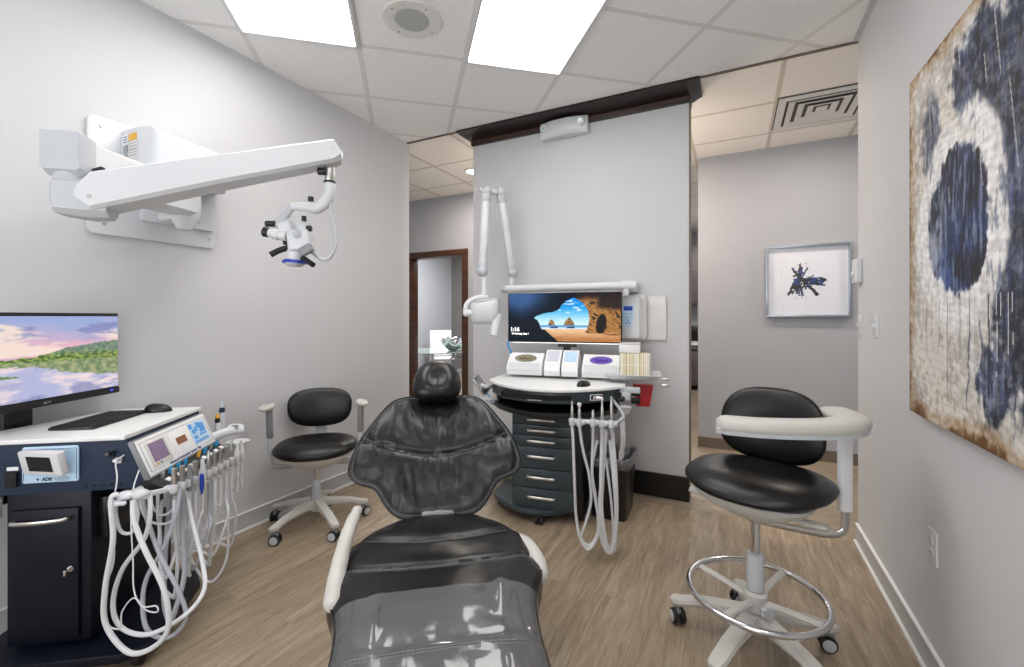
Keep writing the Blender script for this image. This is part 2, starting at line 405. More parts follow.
def picture(name, mm, W, H, nx, ny, fn, material, parent=None, M_=None, world=True):
    """flat coloured sheet, fn(u, v) with u left-right, v bottom-top"""
    vs = [(M_ @ V(((i / nx - .5) * W, (j / ny - .5) * H, 0))) for j in range(ny + 1) for i in range(nx + 1)]
    if world and parent is not None:
        inv = wm(parent).inverted(); vs = [inv @ v for v in vs]
    fs = [(j*(nx+1)+i, j*(nx+1)+i+1, (j+1)*(nx+1)+i+1, (j+1)*(nx+1)+i) for j in range(ny) for i in range(nx)]
    me = bpy.data.meshes.new(name); me.from_pydata(vs, [], fs)
    a = me.color_attributes.new('Col', 'FLOAT_COLOR', 'POINT')
    data = []
    for j in range(ny + 1):
        for i in range(nx + 1):
            c = fn(i / nx, j / ny); data += list(lin([min(1, max(0, x)) for x in c]))
    a.data.foreach_set('color', data); me.materials.append(material)
    o = bpy.data.objects.new(name, me); C.objects.link(o)
    if parent: o.parent = parent
    return o
def mixc(a, b, t):
    t = min(1, max(0, t)); return tuple(x + (y - x) * t for x, y in zip(a, b))
def ss(a, b, x):
    t = min(1, max(0, (x - a) / (b - a))) if a != b else float(x > a); return t * t * (3 - 2 * t)
def fbm(x, y, z=0, o=4, s=1.0): return noise.fractal(V((x * s, y * s, z)), .8, 2.0, o)
def hexc(h): return tuple(int(h[i:i+2], 16) / 255 for i in (0, 2, 4))
# ================================================================ camera, light, room
cam = bpy.data.cameras.new('camera'); co = bpy.data.objects.new('camera', cam); C.objects.link(co)
co.location = (0, 0, EYE); co.rotation_euler = (PI / 2, 0, 0); cam.sensor_width = 36; cam.lens = 440 / 1024 * 36
cam.shift_y = -(333.5 - HOR) / 1024; cam.clip_start = .02
bpy.context.scene.camera = co
sc = bpy.context.scene
sc.view_settings.view_transform = 'Standard'; sc.view_settings.look = 'None'; sc.view_settings.exposure = .04
w = bpy.data.worlds.new('world'); sc.world = w; w.use_nodes = True
w.node_tree.nodes['Background'].inputs[0].default_value = (.92, .96, 1, 1); w.node_tree.nodes['Background'].inputs[1].default_value = .35

H = 2.83
def rbox(mb, u0, u1, w0, w1, z0, z1, bevel=0):
    mb.box(((u0+u1)/2, (w0+w1)/2, (z0+z1)/2), (u1-u0, w1-w0, z1-z0), bevel=bevel); return mb
def R(): return MB(ROOM)
UL, UR, WB, WE, WF = -2.609, .63, -1.9, 3.11, 4.69
struct('floor', rbox(R(), UL - .12, UR + .12, WB - .1, 3.13, -.08, 0), 'floor')
mb = R(); rbox(mb, -7, 4.5, 3.13, 10, -.08, 0); struct('floor_corridor', mb, 'floor2')
struct('ceiling', rbox(R(), UL - .12, UR + .12, WB - .1, 3.10, H, H + .08), 'ceil')
struct('ceiling_corridor', rbox(R(), -7, 4.5, 3.10, 10, H, H + .08), 'ceil2')
struct('wall_left', rbox(R(), UL - .11, UL, WB, WE + .015, 0, H), 'wall')
struct('wall_right', rbox(R(), UR, UR + .12, WB, WE - .01, 0, H), 'wall')
struct('wall_back', rbox(R(), UL - .11, UR + .12, WB - .1, WB, 0, H), 'wall')
struct('wall_middle', rbox(R(), -2.012, -.273, 3.255, 3.36, 0, H), 'wall')
mb = R(); rbox(mb, -7, -3.88, WF, WF + .12, 0, H); rbox(mb, -3.88, -3.04, WF, WF + .12, 2.07, H); rbox(mb, -3.04, -1.3, WF, WF + .12, 0, H)
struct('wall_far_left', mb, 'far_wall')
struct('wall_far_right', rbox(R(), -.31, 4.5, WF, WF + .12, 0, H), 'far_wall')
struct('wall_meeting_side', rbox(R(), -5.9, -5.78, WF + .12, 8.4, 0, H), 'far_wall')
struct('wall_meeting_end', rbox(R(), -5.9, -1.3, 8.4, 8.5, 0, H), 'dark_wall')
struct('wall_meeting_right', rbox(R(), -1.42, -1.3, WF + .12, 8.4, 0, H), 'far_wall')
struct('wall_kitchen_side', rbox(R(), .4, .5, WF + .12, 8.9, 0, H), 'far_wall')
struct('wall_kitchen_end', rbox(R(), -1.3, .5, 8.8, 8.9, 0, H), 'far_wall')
# bases
def baseboard(name, u0, u1, w0, w1, h, m, line=True, side=None):
    mb = R(); rbox(mb, u0, u1, w0, w1, 0, h)
    if line:
        mb.mi = 1
        du = .004 if (u1-u0) < (w1-w0) else 0; dw = 0 if du else .004
        rbox(mb, u0 - du, u1 + du, w0 - dw, w1 + dw, h - .004, h + .001)  # white strip along the top edge of the base
        q = .012
        if du: rbox(mb, u0 - (q if side == 'r' else 0), u1 + (q if side == 'l' else 0), w0, w1, 0, .012)
    return struct(name, mb, [m, 'white_line'])
baseboard('baseboard_left', UL, UL + .010, WB, WE, .105, 'base', side='l')
baseboard('baseboard_right', UR - .010, UR, WB, WE - .01, .105, 'base', side='r')
baseboard('baseboard_back', UL, UR, WB, WB + .01, .105, 'base', line=False)
baseboard('baseboard_middle', -2.018, -.268, 3.235, 3.365, .165, 'black_base', line=False)
baseboard('baseboard_far', -.31, 4.4, WF - .012, WF, .10, 'brown_base', line=False)
baseboard('baseboard_far_left', -3.0, -1.3, WF - .012, WF, .10, 'brown_base', line=False)
# cornice on the dividing wall
def cornice():
    prof = [(0, 2.745), (.022, 2.745), (.024, 2.755), (.026, 2.785), (.050, 2.788), (.085, 2.797), (.130, 2.808), (.175, 2.814), (.175, H - .001), (0, H - .001)]
    # profile (out, z) swept round left end, front and right end
    u0, u1, wf, wb = -2.012, -.273, 3.255, 3.36
    mb = R(); rings = []
    for k in range(4):
        ring = []
        for o, z in prof:
            p = [(u0 - o * .35, wb), (u0 - o * .35, wf - o), (u1 + o * .45, wf - o), (u1 + o * .45, wb)][k]
            ring.append((p[0], p[1], z))
        rings.append(ring)
    mb.loft(rings)
    for f in mb.bm.faces:
        zc = f.calc_center_median().z
        f.material_index = 1 if zc > 2.784 or zc < 2.752 else 0
    return struct('trim_cornice', mb, ['walnut', 'espresso'])
cornice()
struct('trim_wall_end', rbox(R(), -.273, -.266, 3.258, 3.357, .16, 2.74), 'brown_base')
struct('trim_ceiling', rbox(R(), UL, UR, 3.094, 3.104, H - .012, H), 'brown_base')
# angle moulding where the right wall meets the ceiling
struct('trim_ceiling_right', rbox(R(), UR - .028, UR, WB, 3.09, H - .006, H), 'base')
# door frame in the far wall
def door_frame(name, u0, u1, z1, wd=.08):
    mb = R()
    rbox(mb, u0, u0 + wd, WF - .025, WF + .14, 0, z1, .004); rbox(mb, u1 - wd, u1, WF - .025, WF + .14, 0, z1, .004)
    rbox(mb, u0, u1, WF - .026, WF + .141, z1 - wd, z1, .004); return struct(name, mb, 'brown_wood')
door_frame('door_1', -3.955, -2.975, 2.13)
# ---- ceiling lights on the tile grid
E1 = V((math.cos(.2356), math.sin(.2356), 0)); E2 = V((-E1.y, E1.x, 0)); G0 = V((-.879, 2.527, 0))
def cell(i, j): return G0 + E1 * .61 * i + E2 * .61 * j
M['troffer'] = emit_mat('troffer_diffuser', 'fffdfa', 7.4)
M['glow'] = emit_mat('lamp_glow', 'fff4e4', 30)
def troffer(i, j, label, k=2):
    c = (cell(i, j) + cell(i + 1, j + k)) / 2
    t = thing('ceiling_light', label, 'ceiling light', (c.x, c.y, H - .012), .2356, 'recessed ceiling light panels')
    mb = MB(); L_ = .61 * k
    for s in (-1, 1):
        mb.box((s * .297, 0, 0), (.016, L_ - .006, .02), bevel=.002); mb.box((0, s * (L_ / 2 - .008), 0), (.60, .016, .02), bevel=.002)
    part('frame', mb, 'white2', t)
    part('diffuser', MB().box((0, 0, .004), (.585, L_ - .03, .006)), 'troffer', t)
    return t
troffer(-1, -2, 'bright ceiling light panel at the top left, left of the round speaker')
troffer(1, -2, 'bright ceiling light panel right of the round speaker')
troffer(-1, -6, 'ceiling light panel behind the camera above the left cart')
troffer(1, -6, 'ceiling light panel behind the camera above the patient chair')
# ---- speaker
c = (cell(0, -1) + cell(1, 0)) / 2
t = thing('ceiling_speaker', 'round white ceiling speaker with a grey grille between the two light panels', 'speaker', (c.x - .01, c.y, H - .008), 0)
part('bezel', MB().lathe([(.088, .006), (.088, -.002), (.10, -.006), (.148, -.004), (.152, .002), (.150, .008)], seg=48), 'offwhite', t)
mb = MB().lathe([(.0, -.003), (.088, -.003), (.088, .004)], seg=40)
part('grille', mb, 'grille', t) if 'grille' in M else part('grille', mb, mat('speaker_grille', 'a9acab', .6, var=.5, scale=160, bump=.8, bscale=260), t)
for a in (.8, 2.4, 4.0, 5.5): part('screw', MB().lathe([(0, -.009), (.004, -.008), (.005, -.005)], c=(.125 * math.cos(a), .125 * math.sin(a), 0), seg=10), 'grey', t)
# ---- air vent in corridor ceiling
vc = rp(.585, 3.95)
t = thing('ceiling_vent', 'square white louvred air vent in the corridor ceiling', 'air vent', (vc.x, vc.y, H - .012), ANG)
part('frame', MB().box((0, 0, .008), (.60, .60, .006)), mat('vent_inside', '57524e', .8), t, 'dark inside of the vent')
for k, s in enumerate((.585, .45, .32, .19)):
    mb = MB(); pr = [(s / 2, -.004 - .0), (s / 2 - .060, .016), (s / 2 - .062, .012), (s / 2 - .004, -.008)] if k else [(s/2, .004), (s/2 - .05, .004), (s/2 - .05, -.004), (s/2, -.006)]
    rings = []
    for sx, sy in ((1, 1), (-1, 1), (-1, -1), (1, -1)): rings.append([(sx * a, sy * a, z) for a, z in pr])
    mb.loft(rings, closed_path=True); part('louvre', mb, 'offwhite', t)
part('louvre', MB().box((0, 0, .0), (.07, .07, .006)), 'offwhite', t)
# ---- downlights in corridor
def downlight(u, w_, label):
    p = rp(u, w_); t = thing('downlight', label, 'downlight', (p.x, p.y, H - .006), 0, 'round corridor downlights')
    part('trim_ring', MB().lathe([(.07, .004), (.072, -.004), (.095, -.002), (.096, .005)], seg=32), 'white2', t)
    part('lens', MB().lathe([(0, .0), (.071, .0), (.071, .004)], seg=32), 'glow', t)
q = at(473, 171, 686.4 / (317 - 171)); q = to_room(q)
downlight(q.x, q.y, 'round corridor downlight seen just left of the dividing wall')
downlight(-.9, 6.2, 'round downlight in the passage behind the dividing wall')
downlight(-.75, 7.6, 'far round downlight above the kitchenette')
def area(name, loc, size, power, col=(1, 1, 1), rot=(0, 0, 0), sy=None):
    l = bpy.data.lights.new(name, 'AREA'); l.energy = power; l.size = size; l.color = col
    if sy: l.shape = 'RECTANGLE'; l.size_y = sy
    o = bpy.data.objects.new(name, l); C.objects.link(o); o.location = loc; o.rotation_euler = rot; return o
for u, w_, e in ((-2.7, 4.0, 18), (.6, 3.9, 10), (2.2, 3.9, 26), (-.8, 3.95, 16)):
    p = rp(u, w_, H - .03); area('corridor_lamp', p, .25, e, (1, .88, .76))
for u_, e_ in ((-.85, 15), (-1.7, 8)):
    pl = bpy.data.lights.new('hidden_fill', 'POINT'); pl.energy = e_; pl.color = (1, .88, .76); pl.shadow_soft_size = .12; po = bpy.data.objects.new('hidden_fill', pl); C.objects.link(po); po.location = rp(u_, 3.85, 2.15)  # added point fills hidden behind the dividing wall to brighten the corridor ceiling
p = rp(-4.2, 6.6, H - .03); area('meeting_room_lamp', p, 1.2, 130, (1, 1, 1))
p = rp(-1.0, WB + .25, 1.15); area('added_fill', p, 2.6, 46, (.97, .985, 1), (PI / 2 + .62, 0, ANG), 1.0)  # added soft fill behind the camera, brightens ceiling and walls
p = rp(-.6, 7, H - .03); area('passage_lamp', p, .6, 35, (1, .97, .92))
# ================================================================ surgical microscope on the left wall
def zrot(a): return Matrix.Rotation(a, 4, 'Z')
p = rp(UL, 1.19, 1.92)
scope = thing('surgical_microscope', 'white surgical microscope on a long folding arm bolted to the left wall', 'microscope', p, ANG)
def plate_on_left(mb, w0, w1, z0, z1, o0, o1, r=.03, bev=.004):
    """rounded plate lying on the left wall, o = distance from the wall"""
    m = Matrix.Translation(rp(UL, (w0 + w1) / 2, (z0 + z1) / 2)) @ ROOM @ Matrix(((0, 0, 1, 0), (1, 0, 0, 0), (0, 1, 0, 0), (0, 0, 0, 1)))
    mb.prism(rounded(w1 - w0, z1 - z0, r), o0, o1, m, bevel=bev); return mb
part('wall_plate', plate_on_left(MB(), .907, 1.455, 1.65, 2.19, 0, .022), 'white', scope, world=True)
part('mounting_plate', plate_on_left(MB(), 1.10, 1.44, 1.74, 2.09, .022, .05, .015), 'white', scope, world=True)
for w_, z in ((.955, 2.145), (1.42, 2.145), (.965, 1.70), (1.42, 1.70)):
    q = rp(UL + .02, w_, z); q2 = rp(UL + .028, w_, z); part('bolt', MB().cyl(q, q2, .009, .007, seg=12), 'steel', scope, world=True)
# housing
mb = MB()
def rq(u, w_, z): return rp(UL + u, w_, z)
mb.loft([[rq(.02, 1.03, 1.95), rq(.02, 1.44, 1.95), rq(.02, 1.44, 2.13), rq(.02, 1.03, 2.15)],
         [rq(.15, 1.025, 1.935), rq(.15, 1.43, 1.935), rq(.15, 1.43, 2.12), rq(.15, 1.025, 2.14)],
         [rq(.285, 1.03, 1.93), rq(.285, 1.36, 1.93), rq(.285, 1.36, 2.09), rq(.285, 1.03, 2.125)],
         [rq(.31, 1.055, 1.945), rq(.31, 1.33, 1.945), rq(.31, 1.33, 2.07), rq(.31, 1.055, 2.105)]])
part('housing', mb, 'white', scope, world=True, sharp=50)
def lab(u0, u1, z0, z1, m, name='sticker'):
    mb = MB(ROOM); mb.box((UL + (u0 + u1) / 2, 1.0245, (z0 + z1) / 2), (u1 - u0, .002, z1 - z0)); return part(name, mb, m, scope, world=True)
lab(.105, .175, 2.085, 2.115, 'yellow'); lab(.05, .098, 2.075, 2.12, 'card'); lab(.055, .092, 2.035, 2.07, 'grey_ink')
lab(.105, .185, 2.045, 2.078, 'offwhite'); lab(.105, .18, 2.00, 2.038, 'offwhite'); lab(.055, .092, 1.99, 2.028, 'grey_ink')
for k in range(5):
    mb = MB(ROOM); mb.box((UL + .142, 1.0235, 2.07 - k * .014), (.06, .002, .003)); part('print_line', mb, 'grey_ink', scope, world=True)
mb = MB(ROOM)
for k in range(3): mb.box((UL + .074, 1.0235, 2.108 - k * .012), (.034, .002, .004))
part('print_line', mb, 'blue_ink', scope, world=True)
P1, P2, P3 = V((-1.61, 2.165, 1.84)), V((-1.45, 1.45, 1.785)), V((-.692, 1.75, 1.934))
# wall pivot under the housing
part('pivot', MB().lathe([(.0, -.115), (.03, -.11), (.05, -.07), (.062, -.04), (.064, .0), (.064, .10), (.05, .12), (0, .12)], c=(P1.x, P1.y, P1.z - .03), seg=36), 'white', scope, world=True)
mb = MB(ROOM); q = to_room(P1); mb.box(((UL + .03 + q.x) / 2, q.y + .02, P1.z - .02), (q.x - UL - .03, .13, .15), bevel=.02); part('bracket', mb, 'white', scope, world=True)
# beam lofted through stations (t, half width, z low, z high, chamfer)
def beam(a, b, st):
    d = (b - a).normalized(); d2 = V((d.x, d.y, 0)).normalized(); s = V((d2.y, -d2.x, 0)); rings = []
    for t, hw, zl, zh, ch in st:
        c0 = V(((a.x + (b.x - a.x) * t), (a.y + (b.y - a.y) * t), 0))
        rings.append([c0 + s * x + V((0, 0, z)) for x, z in ((hw - ch, zl), (hw, zl + ch), (hw, zh - ch * .4), (hw - ch * .4, zh), (-hw + ch * .4, zh), (-hw, zh - ch * .4), (-hw, zl + ch), (-hw + ch, zl))])
    return MB().loft(rings)
part('inner_arm', beam(P2, P1, ((-.045, .030, 1.755, 1.835, .008), (-.03, .052, 1.735, 1.852, .012), (.10, .056, 1.730, 1.856, .014), (.6, .062, 1.735, 1.893, .02), (1.0, .062, 1.765, 1.915, .02), (1.08, .04, 1.79, 1.90, .015))), 'white', scope, world=True, sharp=28)
part('end_cap', beam(P2, P1, ((-.075, .050, 1.765, 1.862, .006), (-.07, .054, 1.742, 1.866, .010), (-.04, .0575, 1.727, 1.862, .012), (.02, .0585, 1.727, 1.860, .014))), 'pale_grey', scope, world=True, sharp=28)
kn = at(97.5, 172, 1.47); s_ = V((.97, .23, 0))
part('knob', MB().cyl(kn + V((-.05, .02, 0)), kn + V((.035, -.02, 0)), .012, bev=.004), 'black', scope, world=True)
kn2 = at(183, 208, 2.10); part('knob', MB().cyl(kn2 + V((-.02, .02, 0)), kn2 + V((.02, -.02, 0)), .012, bev=.004), 'white2', scope, world=True)
# elbow
part('elbow', MB().cyl((P2.x, P2.y, 1.70), (P2.x, P2.y, 1.75), .045, seg=32), 'pale_grey', scope, world=True)
part('elbow_block', beam(P2, P3, ((-.048, .038, 1.625, 1.70, .01), (-.035, .052, 1.605, 1.712, .015), (.06, .058, 1.595, 1.712, .02), (.13, .045, 1.60, 1.70, .02))), 'pale_grey', scope, world=True, sharp=28)
# outer arm, a long tapered beam
def zl_(t): return 1.600 + (1.876 - 1.600) * t
def zt_(t): return 1.718 + (1.963 - 1.718) * t
mb = beam(P2, P3, ((.03, .054, 1.655, 1.68, .01), (.045, .062, 1.635, 1.70, .018), (.085, .064, zl_(.06), zt_(.085), .012), (.5, .060, zl_(.5), zt_(.5), .012), (.98, .052, zl_(.98), zt_(.98), .012), (1.015, .050, zl_(1) + .012, zt_(1) - .045, .018), (1.02, .040, 1.90, 1.92, .01)))
part('outer_arm', mb, 'white', scope, world=True, sharp=28)
sd = V((.37, -.93, 0))
for t, z in ((.085, 1.66), (.975, 1.925)):
    q = V((P2.x + (P3.x - P2.x) * t, P2.y + (P3.y - P2.y) * t, z)) + sd * (.060 if t < .5 else .048)
    part('arm_screw', MB().cyl(q, q + sd * .006, .007, seg=14), 'steel', scope, world=True)
YM = 1.74
def s_at(x, y, dy=0): return at(250 + x / 5.13, 150 + y / 5.13, YM + dy)
part('swivel', MB().cyl(s_at(408, 60), s_at(408, 165), .018, seg=24, bev=.002).cyl(s_at(395, 70), s_at(395, 90), .02), 'steel', scope, world=True)
part('swivel_ring', MB().cyl(s_at(408, 160), s_at(408, 172), .0225, seg=24, bev=.002), 'black', scope, world=True)
part('scope_arm', MB().tube([s_at(407, 172), s_at(409, 215), s_at(390, 262), s_at(345, 300), s_at(280, 292), s_at(215, 290)], [.0215, .022, .022, .021, .018, .016], seg=16), 'white', scope, world=True)
part('scope_fork', MB().tube([s_at(222, 285), s_at(170, 345), s_at(118, 402, -.01)], [.016, .018, .015], seg=14, flat=.8), 'pale_grey', scope, world=True)
for x, y, r, l in ((370, 110, .014, .03), (312, 252, .011, .018), (105, 378, .012, .035), (277, 352, .009, .02), (303, 403, .012, .018), (193, 474, .010, .03)):
    mb = MB(); a = s_at(x, y, -.02)
    if x in (312, 277): mb.cyl(a - V((0, 0, l / 2)), a + V((0, 0, l / 2)), r, bev=.002)
    else: mb.cyl(a - V((l / 2, 0, 0)), a + V((l / 2, 0, 0)), r, bev=.002)
    part('adjustment_knob', mb, 'black', scope, world=True)
mb = MB(); mb.box(s_at(262, 468), (.085, .085, .085), rot=(0, -.1, .15), bevel=.014, seg=3)
part('scope_body', mb, 'white', scope, world=True)
mb = MB(); mb.box(s_at(250, 395, .02), (.10, .06, .05), rot=(0, .1, 0), bevel=.012); mb.box(s_at(195, 400, -.01), (.05, .07, .045), rot=(0, -.4, 0), bevel=.01)
part('zoom_housing', mb, 'white', scope, world=True)
part('joint', MB().cyl(s_at(240, 430, -.05), s_at(240, 430, .03), .016, bev=.002), 'pale_grey', scope, world=True)
for dy in (-.033, .033):
    e = part('eyepiece', MB().cyl(s_at(190, 442, dy), s_at(100, 425, dy), .020, .017, seg=20).cyl(s_at(150, 436, dy), s_at(125, 430, dy), .022, seg=20), 'white2', scope, world=True)
    part('eyecup', MB().cyl(s_at(100, 425, dy), s_at(72, 418, dy), .019, .021, seg=20, bev=.003), 'black', e, world=True)
part('lens_tube', MB().cyl(s_at(233, 500), s_at(231, 570), .034, .031, seg=28), 'white2', scope, world=True)
part('lens_ring', MB().cyl(s_at(230, 566), s_at(229, 582), .040, .044, seg=28).box(s_at(182, 573), (.02, .02, .012), bevel=.003), 'blue', scope, world=True)
part('objective', MB().lathe([(.036, .012), (.034, .0), (.026, -.007), (0, -.010)], c=s_at(229, 588)), 'white', scope, world=True)
part('camera_port', MB().box(s_at(290, 512, -.045), (.05, .03, .035), rot=(0, -.5, 0), bevel=.008), 'grey', scope, world=True)
part('handle', MB().tube([s_at(200, 500, -.02), s_at(150, 515, -.03), s_at(105, 538, -.04)], .0115, seg=12), 'rubber', scope, world=True)
part('handle', MB().tube([s_at(268, 550, -.02), s_at(295, 570, -.02), s_at(325, 590, -.03)], .0105, seg=12), 'rubber', scope, world=True)
part('cable', MB().tube([s_at(412, 235), s_at(416, 300), s_at(437, 400), s_at(440, 490), s_at(400, 560), s_at(350, 550), s_at(312, 518, -.04)], .0065, seg=10), 'pale_grey', scope, world=True)

# ================================================================ left treatment cart
CA = .171
cart = thing('treatment_cart', 'dark navy treatment cart with white top and slanted control console by the left wall', 'dental cart', (-1.404, 1.604, 0), CA)
CM = WORLD[cart.name]
def cw(x, y, z): return CM @ V((x, y, z))
top = [(0, -.012), (.004, .505), (-.36, .52), (-.56, -.012)]
part('worktop', MB().prism(top, .824, .842, bevel=.004), 'counter', cart)
# head unit with slanted right side
mb = MB(); prof = [(-.55, .645), (.058, .645), (.058, .665), (.0, .815), (-.0, .823), (-.55, .823)]
mb.loft([[V((x if x > -.3 else xl, y, z)) for x, z in prof] for y, xl in ((0, -.55), (.495, -.365))]); 
part('head_unit', mb, 'navy', cart, sharp=20)
# vent holes row
for k in range(5):
    part('hole', MB().cyl((-.02 - k * .028, -.002, .662), (-.02 - k * .028, .004, .662), .005, seg=12), 'matte_black', cart)
# body
part('body', MB().box((-.246, .25, .375), (.26, .49, .54), bevel=.006), 'navy_dark', cart)
dr = part('door', MB().box((-.25, -.001, .36), (.205, .018, .46), bevel=.003), 'navy_dark', cart)
part('handle', MB().tube([(-.335, -.012, .555), (-.33, -.036, .556), (-.25, -.046, .558), (-.175, -.036, .56), (-.17, -.012, .56)], .007, seg=10, flat=.6, up=(0, 0, 1)), 'steel', dr)
part('lock', MB().cyl((-.163, -.009, .38), (-.163, -.022, .38), .010, seg=16).box((-.170, -.03, .373), (.006, .02, .02), bevel=.002), 'chrome', dr)
part('side_box', MB().box((-.104, .17, .53), (.03, .26, .15), bevel=.004), 'black', cart)
# base
base = [(.10, -.02), (.07, .36), (.0, .47), (-.46, .50), (-.50, -.03), (-.38, -.07), (.02, -.07)]
part('base', MB().prism(base, .055, .09, bevel=.006), 'navy_dark', cart)
for x, y in ((.04, 0), (.0, .36), (-.42, .4), (-.42, 0)):
    k = part('caster', MB().cyl((x - .012, y, .028), (x + .012, y, .028), .028, seg=20, bev=.003), 'rubber', cart)
    part('fork', MB().box((x, y, .05), (.02, .03, .03), bevel=.003), 'grey', k)
# control console on the slanted side
o = V((0, 0, .817)); ydir = V((0, 1, 0)); dn = V((.062, 0, -.150)).normalized(); nrm = V((.150, 0, .062)).normalized()
def cpt(a, b, h=0): return V((.004, 0, .812)) + ydir * a + dn * b + nrm * h       # a along, b down the slope
def cbox(mb, a0, a1, b0, b1, h0, h1, bev=.003):
    m = Matrix((ydir, dn, nrm)).transposed().to_4x4(); m.translation = cpt((a0+a1)/2, (b0+b1)/2, (h0+h1)/2)
    mb.box((0, 0, 0), (a1-a0, b1-b0, h1-h0), bevel=bev, M_=m)
    return mb
def cquad(a0, a1, b0, b1, h, m, name, bev=0):
    mb = MB(); mm = Matrix((ydir, dn, nrm)).transposed().to_4x4(); mm.translation = cpt((a0+a1)/2, (b0+b1)/2, h)
    mb.box((0, 0, 0), (a1-a0, b1-b0, .0012), M_=mm); return part(name, mb, m, con)
mb = MB(); cbox(mb, .000, .498, .0, .158, -.01, .012, .005); con = part('console', mb, 'grey', cart, 'grey edged white console with small screens')
part('fascia', cbox(MB(), .008, .490, .006, .150, .010, .0135, .002), 'card', con)
cquad(.022, .476, .018, .0195, .0145, 'grey_ink', 'border_line'); cquad(.022, .10, .134, .1355, .0145, 'grey_ink', 'border_line'); cquad(.40, .476, .134, .1355, .0145, 'grey_ink', 'border_line')
cquad(.022, .0235, .018, .134, .0145, 'grey_ink', 'border_line'); cquad(.4745, .476, .018, .134, .0145, 'grey_ink', 'border_line')
M['lcd'] = mat('violet_display', '8d7796', .25, var=.12, scale=20); M['amber'] = mat('amber_display', '8a5a34', .3, var=.1)
M['sky'] = mat('blue_label', '4f9fe8', .4, var=.05); M['paleblue'] = mat('pale_blue_label', 'bfdcf5', .4, var=.02)
part('display_surround', cbox(MB(), .045, .165, .028, .128, .0135, .0165, .0015), 'offwhite', con)
cquad(.058, .150, .034, .108, .0172, 'lcd', 'display'); cquad(.062, .072, .114, .121, .0172, 'yellow', 'button'); cquad(.085, .095, .114, .121, .0172, 'grey', 'button')
part('module', cbox(MB(), .19, .315, .028, .125, .0135, .0150, .0012), 'card', con)
cquad(.225, .295, .058, .088, .0157, 'amber', 'display')
cquad(.335, .46, .026, .124, .0145, 'paleblue', 'overlay')
for a0, a1, b0, b1 in ((.338, .36, .028, .05), (.35, .37, .055, .075), (.375, .392, .048, .07), (.35, .375, .085, .10), (.395, .408, .03, .055), (.41, .43, .035, .08), (.434, .452, .04, .078), (.398, .45, .084, .092)) + tuple((.345 + k * .014, .354 + k * .014, .108, .118) for k in range(8)):
    cquad(a0, a1, b0, b1, .0157, 'sky', 'symbol')
tm = Matrix((ydir, -dn, nrm)).transposed().to_4x4(); tm.translation = cpt(.25, .139, .0145)
text('lettering', 'Advanced Endodontic System  Plus', .0165, CM @ tm, 'blue_ink', con)
# lower flange with valves
mb = MB(); mb.loft([[V((.050, y, .668)), V((.062, y, .672)), V((.125, y, .640)), V((.122, y, .628)), V((.05, y, .640))] for y in (-.005, .505)])
fl = part('valve_shelf', mb, 'slate_dark', cart, sharp=20)
for k in range(9):
    y = .05 + k * .052
    if k == 4: continue
    q = V((.085, y, .660)); part('valve', MB().cyl(q, q + V((.006, 0, .02)), .0065, seg=12).cyl(q + V((.006, 0, .018)), q + V((.008, 0, .026)), .004, seg=10), ['steel', 'cyan', 'cyan', 'cyan'][k % 4] if k < 4 else ['cyan', 'yellow', 'cyan', 'steel', 'cyan'][k - 4], fl)
    part('tag', MB().box((.107, y + .008, .652), (.018, .024, .004), rot=(0, .45, 0)), 'card', fl)
# little touch panel on the front
dp = part('display_unit', MB().prism(rounded(.172, .128, .008), 0, .006, Matrix.Translation((-.235, -.0, .748)) @ Euler((PI / 2, 0, 0)).to_matrix().to_4x4(), bevel=.002), 'paleblue', cart, 'pale plate with a small tilted touch display')
tilt = Matrix.Translation((-.243, -.034, .760)) @ Euler((PI / 2 + .22, 0, -.28)).to_matrix().to_4x4()
part('screen_housing', MB().prism(rounded(.158, .086, .006), -.022, .004, tilt, bevel=.004), 'white2', dp)
part('screen', MB().prism(rounded(.094, .055, .001), .004, .0055, tilt), 'matte_black', dp)
part('bracket', MB().box((-.235, -.012, .758), (.06, .03, .04), bevel=.004), 'white2', dp)
fm = Matrix.Translation((-.245, -.0068, .696)) @ Euler((PI / 2, 0, 0)).to_matrix().to_4x4()
text('lettering', 'ADS', .016, CM @ fm, 'dark_ink', dp, bold=.0004)
mb = MB()
for k, w_ in enumerate((.026, .05, .046, .034)): mb.box((-.198, -.0072, .7025 - k * .0042), (w_, .001, .0016))
part('small_print', mb, 'grey_ink', dp)
mb = MB(); mb.box((-.316, -.007, .745), (.0012, .001, .105)); mb.box((-.154, -.007, .748), (.0012, .001, .11)); mb.box((-.235, -.007, .803), (.162, .001, .0012)); part('frame_line', mb, 'blue_ink', dp)
part('logo_mark', MB().prism([(-.0055, .004), (.0055, .004), (.002, -.001), (.0, -.006), (-.002, -.001)], 0, .001, Matrix.Translation((-.2725, -.0068, .696)) @ Euler((PI / 2, 0, 0)).to_matrix().to_4x4()), 'blue_ink', dp)
part('switch', MB().box((-.352, -.006, .70), (.036, .012, .05), bevel=.003), 'matte_black', cart)
part('switch_tag', MB().box((-.350, -.003, .738), (.034, .004, .012)), 'card', cart)
part('bracket', MB().box((-.40, .0, .60), (.012, .03, .07), bevel=.003), 'white2', cart)
for dx in (-.012, .012): part('plug', MB().cyl((-.035 + dx, 0, .765 - dx), (-.030 + dx, -.035, .77 - dx), .006, seg=10).box((-.036 + dx, -.004, .762 - dx), (.02, .008, .02), bevel=.002), 'black' if dx < 0 else 'white2', cart)
